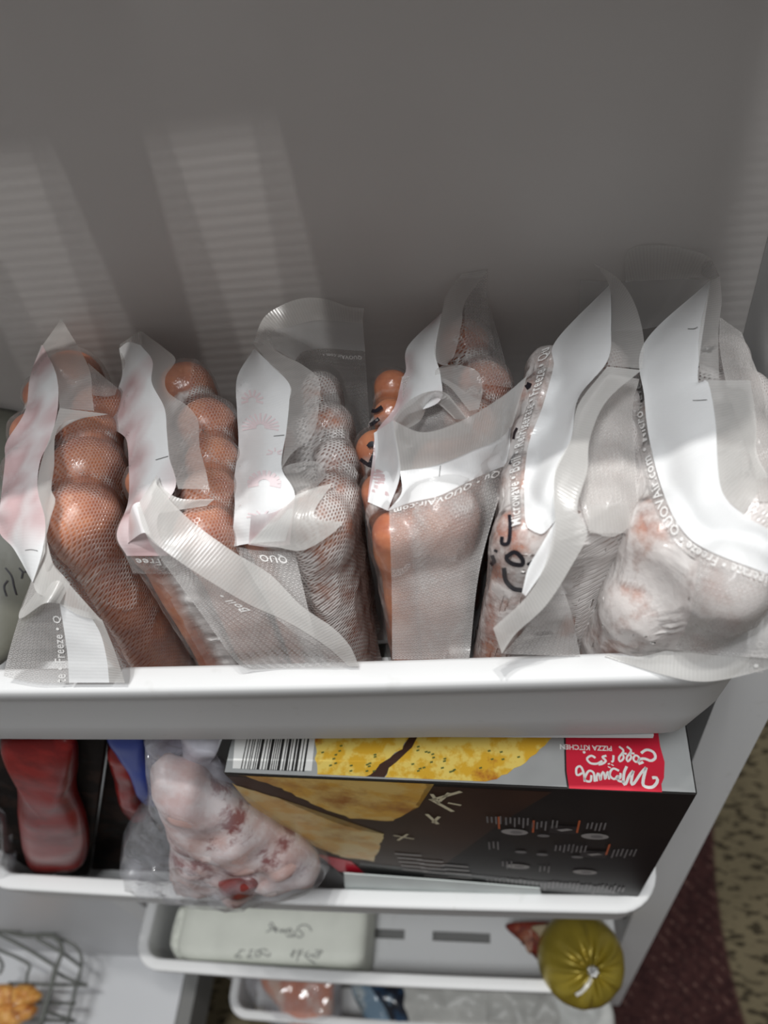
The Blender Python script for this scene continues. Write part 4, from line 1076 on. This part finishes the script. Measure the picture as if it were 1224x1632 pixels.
def slab(name, pts, on, nn, th, m, parent, bev=.003):
    bm = bmesh.new(); n = Vector(nn).normalized(); f = bm.faces.new([bm.verts.new(PP(x, y, on, n)) for x, y in pts])
    r = bmesh.ops.extrude_face_region(bm, geom=[f]); vs = [g for g in r['geom'] if isinstance(g, bmesh.types.BMVert)]
    bmesh.ops.translate(bm, verts=vs, vec=-n * th); bmesh.ops.recalc_face_normals(bm, faces=bm.faces)
    return bm_obj(name, bm, m, parent, smooth=False, bevel=bev)


bm.free()
slab('tray', [(-45, 1390), (140, 1398), (172, 1150), (10, 1140)], on + Vector((0, .004, 0)), nn_, .010, M['tray'], SP)
pillow('steak', [(2, 1178), (60, 1172), (118, 1175), (125, 1215), (122, 1250), (138, 1300), (142, 1345), (130, 1380), (100, 1387), (55, 1385), (38, 1350), (30, 1290), (28, 1240), (12, 1200)], on, nn_, .012, M['steak'], SP, back=.004, bump=.0012, bsc=40)
SP = empty('steak_pack', PP(220, 1398, on, nn_), 'narrow red steak with a blue zip strip, between left steak and meat bag', 'meat pack', 'steak packs in the second bin')
on2 = on + Vector((0, .012, 0))
slab('tray', [(142, 1398), (300, 1404), (330, 1155), (178, 1150)], on2 + Vector((0, .004, 0)), nn_, .010, M['tray'], SP)
pillow('steak', [(172, 1180), (205, 1178), (222, 1210), (232, 1260), (236, 1300), (215, 1305), (196, 1285), (184, 1240)], on2, nn_, .010, M['steak'], SP, back=.003)
pillow('zip_strip', [(168, 1165), (222, 1165), (236, 1210), (248, 1260), (250, 1285), (226, 1278), (204, 1230)], on2 + Vector((0, -.006, 0)), nn_, .004, M['blue'], SP, back=.002, bump=.001)
# clear wrapped corner at the far left of the bin
tag(pillow('plastic_bag', [(-30, 1290), (5, 1300), (16, 1345), (24, 1385), (10, 1392), (-35, 1388)], on + Vector((0, -.005, 0)), nn_, .012, M['bagclear'], bump=.004), 'clear grey plastic bag corner at the far left of the second bin', 'plastic bag')
# frosty meat bag
om, nm = Vector((0, -.159, -.33)), Vector((0, -1, .03))
MB = empty('meat_bag', PP(360, 1415, om, nm), 'clear freezer bag of frosty red and white meat beside the box', 'meat bag')
om2 = om + Vector((0, -.004, 0))
pillow('frozen_meat', [(248, 1215), (300, 1225), (340, 1250), (400, 1290), (450, 1325), (500, 1362), (508, 1390), (450, 1405), (412, 1416), (370, 1423), (345, 1408), (290, 1408), (270, 1385), (272, 1330), (258, 1285), (240, 1245)], om, nm, .020, M['frost'], MB, back=.02, bump=.006, bsc=55)
pillow('meat_end', [(345, 1398), (380, 1395), (415, 1400), (412, 1416), (378, 1425), (352, 1416)], om2 + Vector((0, -.012, 0)), nm, .007, plain('dark_red_meat', (.22, .025, .02), .3, var=.3, vscale=80), MB, back=.01)
pillow('bag_film', [(232, 1190), (262, 1205), (310, 1222), (380, 1262), (450, 1318), (500, 1355), (528, 1380), (500, 1405), (440, 1412), (400, 1426), (350, 1424), (290, 1416), (262, 1412), (244, 1394), (196, 1396), (194, 1345), (205, 1310), (228, 1286), (244, 1270), (236, 1235)], om, nm, .024, M['bagclear'], MB, back=.024, bump=.006, bsc=70, power=.45)
pillow('bag_neck', [(236, 1150), (300, 1160), (292, 1205), (330, 1240), (270, 1250), (238, 1215)], om + Vector((0, .02, 0)), nm, .012, clear_mat('cloudy_freezer_bag', .55, (.55, .55, .66), gloss=.1), MB, back=.01, bump=.005)
tag(pillow('plastic_bag', [(290, 1165), (355, 1165), (345, 1200), (372, 1240), (380, 1262), (330, 1236), (300, 1215)], om + Vector((0, .012, 0)), nm, .006, clear_mat('white_plastic_bag', .7, (.62, .62, .70), gloss=.08), bump=.004), 'white crumpled plastic bag between the meat bag and the box', 'plastic bag')
# package lying at the bottom of the bin, in front of the box
tag(slab('white_package', [(548, 1392), (700, 1403), (860, 1416), (870, 1450), (552, 1450)], Vector((0, -.1514, -.335)), Vector((0, -1, 0)), .0007, plain('pale_wrap', (.50, .54, .53), .45, var=.1, vscale=30), None, 0), 'pale flat package lying in front of the box foot', 'package')

# ------------------------------------------------------------------ third bin
zt = -.640
PKG = empty('paper_package', P(435, 1500, -.712), 'cream freezer-paper package with upside-down pen writing, lying in the third bin', 'package')
M['paper'] = plain('freezer_paper', (.80, .82, .74), .6, var=.05, vscale=30, bump=.3, bscale=60)
bm = bmesh.new(); a = P(292, 1440, zt); b_ = P(585, 1455, zt); nx, ny, nz_ = 28, 12, 8
x0, x1, y0, y1 = a.x, b_.x, -.1475, -.062
bmesh.ops.create_cube(bm, size=1); bmesh.ops.subdivide_edges(bm, edges=bm.edges[:], cuts=11, use_grid_fill=True)
for v in bm.verts:
    q = v.co.copy(); k = 10; r = (abs(q.x * 2) ** 20 + abs(q.y * 2) ** k + abs(q.z * 2) ** k) ** (1 / k)
    q = q / max(1, r) if r > 1 else q
    p = Vector(((x0 + x1) / 2 + q.x * (x1 - x0), (y0 + y1) / 2 + q.y * (y1 - y0), zt - .034 + q.z * .072))
    p += Vector((.6, 1, 1)) * .0022 * noise.noise(p * 38); p.y = max(p.y, -.1478)
    v.co = p
pk = bm_obj('wrapper', bm, M['paper'], PKG)
pillow('folded_end', [(286, 1448), (300, 1452), (306, 1500), (300, 1534), (284, 1530), (272, 1500)], Vector((x0, -.1, -.648)), Vector((0, -.35, 1)), .006, M['paper'], PKG, bump=.004, bsc=120)
pv = [bvh_of(pk)]
H_ = lambda l: [(300 + x / 2.914, 1400 + y / 2.914) for x, y in l]
for l in ([(572, 245), (560, 222), (530, 216), (505, 232), (520, 245), (535, 262), (515, 275), (500, 262)], [(500, 240), (490, 262), (480, 268), (495, 270)], [(475, 232), (462, 238), (468, 252), (480, 246), (475, 232)],
          [(455, 235), (448, 255), (440, 235), (430, 252), (424, 234)], [(415, 236), (404, 228), (398, 240), (410, 248)], [(412, 250), (395, 215), (388, 205)], [(385, 205), (378, 222), (392, 232), (370, 245), (362, 248)], [(455, 262), (470, 272), (478, 262)],
          [(370, 335), (345, 328), (330, 340), (352, 352), (375, 362), (380, 345)], [(335, 332), (318, 338), (312, 360), (330, 362), (338, 345)], [(305, 332), (286, 335), (290, 350), (272, 366), (300, 366)], [(262, 334), (240, 334), (236, 350), (215, 362), (250, 366)],
          [(480, 345), (500, 340)], [(492, 330), (484, 365), (476, 350)], [(515, 330), (505, 385)], [(530, 328), (518, 360)], [(560, 340), (540, 352), (555, 372), (590, 395)], [(550, 360), (600, 350), (625, 338), (590, 335)], [(572, 362), (600, 368), (612, 350)]):
    stroke_on('pen_writing', pv, H_(l), 1.5, M['pen'], PKG, .0008, n=16)
# gold roll (chub) with a clipped end, leaning in the corner
M['gold'] = plain('gold_casing', (.34, .26, .030), .30, metal=.45, var=.15, vscale=30, bump=.15, bscale=60, spec=.7)
gc = P(926, 1532, -.634); gc.y = max(gc.y, -.1445 + .012)
GR = empty('gold_roll', gc - Vector((0, 0, .06)), 'round gold meat roll with a metal clip, in the right end of the third bin', 'meat roll')
R_ = 57 * (gc - Vector(CAM)).length / FOC
dd_ = Vector(ray(945, 1548)).normalized(); oc = Vector(CAM) - gc; bq = oc.dot(dd_); disc = max(0, bq * bq - oc.length_squared + (R_ * .93) ** 2); pole = (Vector(CAM) + dd_ * (-bq - math.sqrt(disc)) - gc).normalized()
bm = bmesh.new(); s1 = pole.cross(Vector((1, 0, 0))).normalized(); s2 = pole.cross(s1); ringsv = []
NS, NR = 96, 40
for j in range(1, NR):
    th = j / NR * PI; ring = []
    for k in range(NS):
        ph = k / NS * 2 * PI
        fold = (.085 * math.exp(-(th / .75) ** 2) * (math.sin(ph * 9 + 1.4 * math.sin(ph * 2)) + .4 * math.sin(ph * 17)) + .05 * math.exp(-(th / .3) ** 2) * -1) * min(1, th * 4)
        r = R_ * (1 + fold * 1.5)
        stretch = 1.0 if th < PI / 2 else 1.25
        ring.append(bm.verts.new(gc + (s1 * math.cos(ph) + s2 * math.sin(ph)) * r * math.sin(th) + pole * r * math.cos(th) * .92 * stretch))
    ringsv.append(ring)
t0 = bm.verts.new(gc + pole * R_ * .85); t1 = bm.verts.new(gc - pole * R_ * 1.15)
for k in range(NS): bm.faces.new((t0, ringsv[0][k], ringsv[0][(k + 1) % NS])); bm.faces.new((t1, ringsv[-1][(k + 1) % NS], ringsv[-1][k]))
for A, B in zip(ringsv, ringsv[1:]):
    for k in range(NS): bm.faces.new((A[k], B[k], B[(k + 1) % NS], A[(k + 1) % NS]))
bmesh.ops.recalc_face_normals(bm, faces=bm.faces)
gro = bm_obj('casing', bm, M['gold'], GR)
bm = bmesh.new(); tube(bm, [gc + pole * R_ * .86 + (s1 * math.cos(a) + s2 * math.sin(a)) * .0035 for a in [i * 2 * PI / 12 for i in range(12)]] + [gc + pole * R_ * .86 + s1 * .0035], .0018)
for k in range(7): a = k * .9; tube(bm, [gc + pole * R_ * .84, gc + pole * (R_ * .84 + .007) + (s1 * math.cos(a) + s2 * math.sin(a)) * .0045], .0014, 6)
bm_obj('metal_clip', bm, plain('clip_metal', (.6, .6, .6), .3, metal=.9), GR)
stroke_on('white_stripe', [bvh_of(gro)], [(944, 1555), (938, 1568), (928, 1580), (918, 1586)], 6, M['white'], GR, .0008)
RP = empty('red_package', P(850, 1505, -.70), 'small red and brown package leaning on the gold roll', 'package')
og, ng = Vector((.17, -.11, -.650)), Vector((-.25, -.55, 1)).normalized()
pillow('wrapper', [(808, 1472), (905, 1472), (905, 1500), (888, 1545), (876, 1556), (856, 1530), (832, 1503)], og, ng, .007, blotch('red_brown_print', (.16, .020, .012), (.09, .025, .016), (.30, .10, .05), 45, 60, rough=.3), RP, back=.012)
pillow('label', [(832, 1485), (846, 1482), (850, 1500), (846, 1520), (838, 1512)], og + ng * .006, ng, .002, blotch('label_print', (.34, .22, .16), (.22, .06, .03), (.05, .02, .02), 80, 90), RP, back=.001)
pillow('label', [(848, 1476), (895, 1474), (884, 1492), (866, 1500), (856, 1488)], og + ng * .007, ng, .002, plain('beige_label', (.30, .24, .15), .5, var=.2), RP, back=.001)

# ------------------------------------------------------------------ lowest bin
zb = -.975
ob, nb = Vector((0, -.11, zb)), Vector((0, -.45, 1)).normalized()
PK = empty('pork_pack', PP(475, 1600, ob, nb) - Vector((0, 0, .05)), 'vacuum pack of orange and white pork, at left in the lowest bin', 'meat pack')
pillow('meat', [(425, 1545), (520, 1545), (532, 1590), (522, 1640), (470, 1640), (440, 1600), (418, 1570)], ob, nb, .020, blotch('orange_pork', (.55, .16, .06), (.62, .42, .33), (.70, .50, .40), 22, 30, rough=.3), PK, back=.03)
pillow('pack_film', [(400, 1548), (530, 1545), (545, 1590), (536, 1645), (450, 1645), (405, 1600)], ob, nb, .024, M['bagclear'], PK, back=.034, bump=.004)
BP = empty('blue_pack', PP(600, 1600, ob, nb) - Vector((0, 0, .05)), 'clear pack with blue and dark print, beside the pork in the lowest bin', 'package')
pillow('pack', [(560, 1568), (600, 1566), (625, 1600), (640, 1645), (600, 1645), (575, 1610)], ob, nb, .014, blotch('blue_grey_print', (.16, .24, .32), (.32, .36, .38), (.03, .04, .045), 25, 30, rough=.2), BP, back=.02)
pillow('blue_stripe', [(590, 1565), (640, 1568), (660, 1610), (655, 1640), (630, 1638), (610, 1600)], ob, nb, .018, blotch('dark_blue_print', (.02, .05, .10), (.01, .012, .02), (.20, .30, .40), 40, 30, rough=.2), BP, back=.02)
WB = plain('white_bag_film', (.50, .50, .475), .4, var=.15, vscale=25, bump=.8, bscale=50)
tag(pillow('white_bag', [(640, 1570), (720, 1572), (790, 1580), (800, 1640), (700, 1650), (650, 1645)], ob + nb * .004, nb, .014, WB, back=.03, bump=.008, bsc=50), 'crumpled white plastic bag in the middle of the lowest bin', 'plastic bag', 'white bags in the lowest bin')
tag(pillow('white_bag', [(770, 1578), (850, 1578), (905, 1585), (912, 1630), (880, 1660), (790, 1655)], ob + nb * .008, nb, .016, WB, back=.03, bump=.008, bsc=60), 'creased white plastic bag between the middle and rightmost white bags', 'plastic bag', 'white bags in the lowest bin')
tag(pillow('white_bag', [(880, 1578), (955, 1590), (976, 1606), (972, 1650), (900, 1660), (884, 1620)], ob + nb * .010, nb, .016, plain('white_carton', (.58, .59, .57), .45, var=.08), back=.03, bump=.004), 'smooth white plastic bag at the right end of the lowest bin', 'plastic bag', 'white bags in the lowest bin')

# ------------------------------------------------------------------ wire basket with a bag of breaded nuggets, in the cabinet
zw = -.86
M['wire'] = plain('grey_coated_wire', (.10, .105, .095), .4, spec=.5)
WBK = empty('wire_basket', P(20, 1620, -.985), 'grey wire basket standing on the cabinet bottom, lower left', 'basket')
K_ = lambda l: [(x / 2.914, 1380 + y / 2.914) for x, y in l]
def wires(name, lst, r=.0021):
    for l, z0, z1 in lst:
        pts = K_(l); n = len(pts); q = catmull([tuple(P(x, y, z0 + (z1 - z0) * i / (n - 1))) for i, (x, y) in enumerate(pts)], 16)
        bm = bmesh.new(); tube(bm, q, r, 8); bm_obj(name, bm, M['wire'], WBK)
wires('rim_wire', [([(-60, 285), (0, 295), (110, 322), (240, 322), (275, 345), (290, 385), (285, 420), (262, 470), (245, 540), (215, 640), (180, 760)], zw, zw)], .0030)
wires('lower_rim_wire', [([(240, 322), (330, 360), (372, 400), (378, 470), (352, 560), (335, 640), (310, 745)], zw - .01, zw - .06)])
wires('cross_wire', [([(-30, 305), (100, 370), (255, 465)], zw, zw - .01), ([(-20, 385), (80, 425), (138, 462), (128, 500), (120, 560)], zw - .03, zw - .05), ([(170, 335), (290, 405), (372, 465)], zw, zw - .04),
                     ([(255, 490), (320, 525), (395, 552)], zw - .02, zw - .05), ([(40, 545), (150, 548), (260, 552), (405, 552)], zw - .05, zw - .05), ([(130, 632), (240, 636), (350, 640)], zw - .06, zw - .06),
                     ([(205, 672), (270, 695), (350, 722)], zw - .04, zw - .07), ([(90, 712), (200, 716), (345, 722)], zw - .07, zw - .07)])
wires('upright_wire', [([(0, 150), (30, 200), (50, 270), (100, 300)], zw + .05, zw), ([(0, 500), (12, 460), (-10, 420)], zw - .05, zw - .03), ([(255, 465), (240, 545), (225, 635), (196, 740)], zw - .01, zw - .06)])
on_, nn_ = P(10, 1600, zw - .045), Vector((0, -.3, 1)).normalized()
NB = empty('nugget_bag', on_ - Vector((0, 0, .05)), 'clear bag of golden breaded nuggets in the wire basket', 'food bag')
M['crumb'] = blotch('golden_crumb', (.50, .20, .035), (.68, .36, .09), (.30, .09, .015), 120, 60, rough=.5, bump=1.)
for k, (x, y, rr) in enumerate(((6, 1588, 27), (40, 1586, 24), (18, 1618, 26), (38, 1612, 20), (2, 1645, 26), (-20, 1605, 24))):
    pts = [(x + rr * math.cos(a) * (1 + .15 * math.sin(3 * a + k)), y + rr * .75 * math.sin(a)) for a in [i * PI / 5 for i in range(10)]]
    tag(pillow('breaded_nugget', pts, on_ + nn_ * (.003 * (k % 2)), nn_, .013, M['crumb'], back=.012, bump=.004, bsc=90, seg=40, rings=9), ('golden breaded nugget at the back of the basket bag', 'golden breaded nugget at the upper right of the basket bag', 'golden breaded nugget in the middle of the basket bag', 'golden breaded nugget at the right of the basket bag', 'golden breaded nugget at the bottom frame edge', 'golden breaded nugget at the left frame edge')[k], 'nugget', 'nuggets in the basket bag')
pillow('bag_film', [(-40, 1575), (0, 1560), (30, 1566), (58, 1572), (60, 1600), (50, 1645), (-40, 1650)], on_, nn_, .020, M['clear'], NB, back=.03, bump=.006)

# ------------------------------------------------------------------ old freezer bag behind the leftmost sausages
tag(pillow('freezer_bag', [(-60, 660), (0, 650), (60, 680), (90, 800), (90, 930), (40, 1010), (0, 1060), (-60, 1060), (-90, 850)], Vector((-.06, -.06, -.03)), Vector((.35, -.45, 1)).normalized(), .010,
          plain('dull_grey_bag', (.135, .135, .110), .45, var=.25, vscale=12, bump=.6, bscale=30), back=.02, bump=.005, bsc=30), 'dull grey-green freezer bag behind the leftmost sausage bag', 'freezer bag')

ob_ = [o for o in COL.objects if o.name == 'freezer_bag'][0]
for l in ([(8, 905), (18, 918), (22, 935), (26, 948)], [(30, 905), (38, 912), (46, 905)], [(36, 912), (34, 922)], [(12, 925), (6, 935), (10, 950)]):
    stroke_on('marker_writing', [bvh_of(ob_)], l, 2.5, M['ink'], ob_, .0006, n=10)
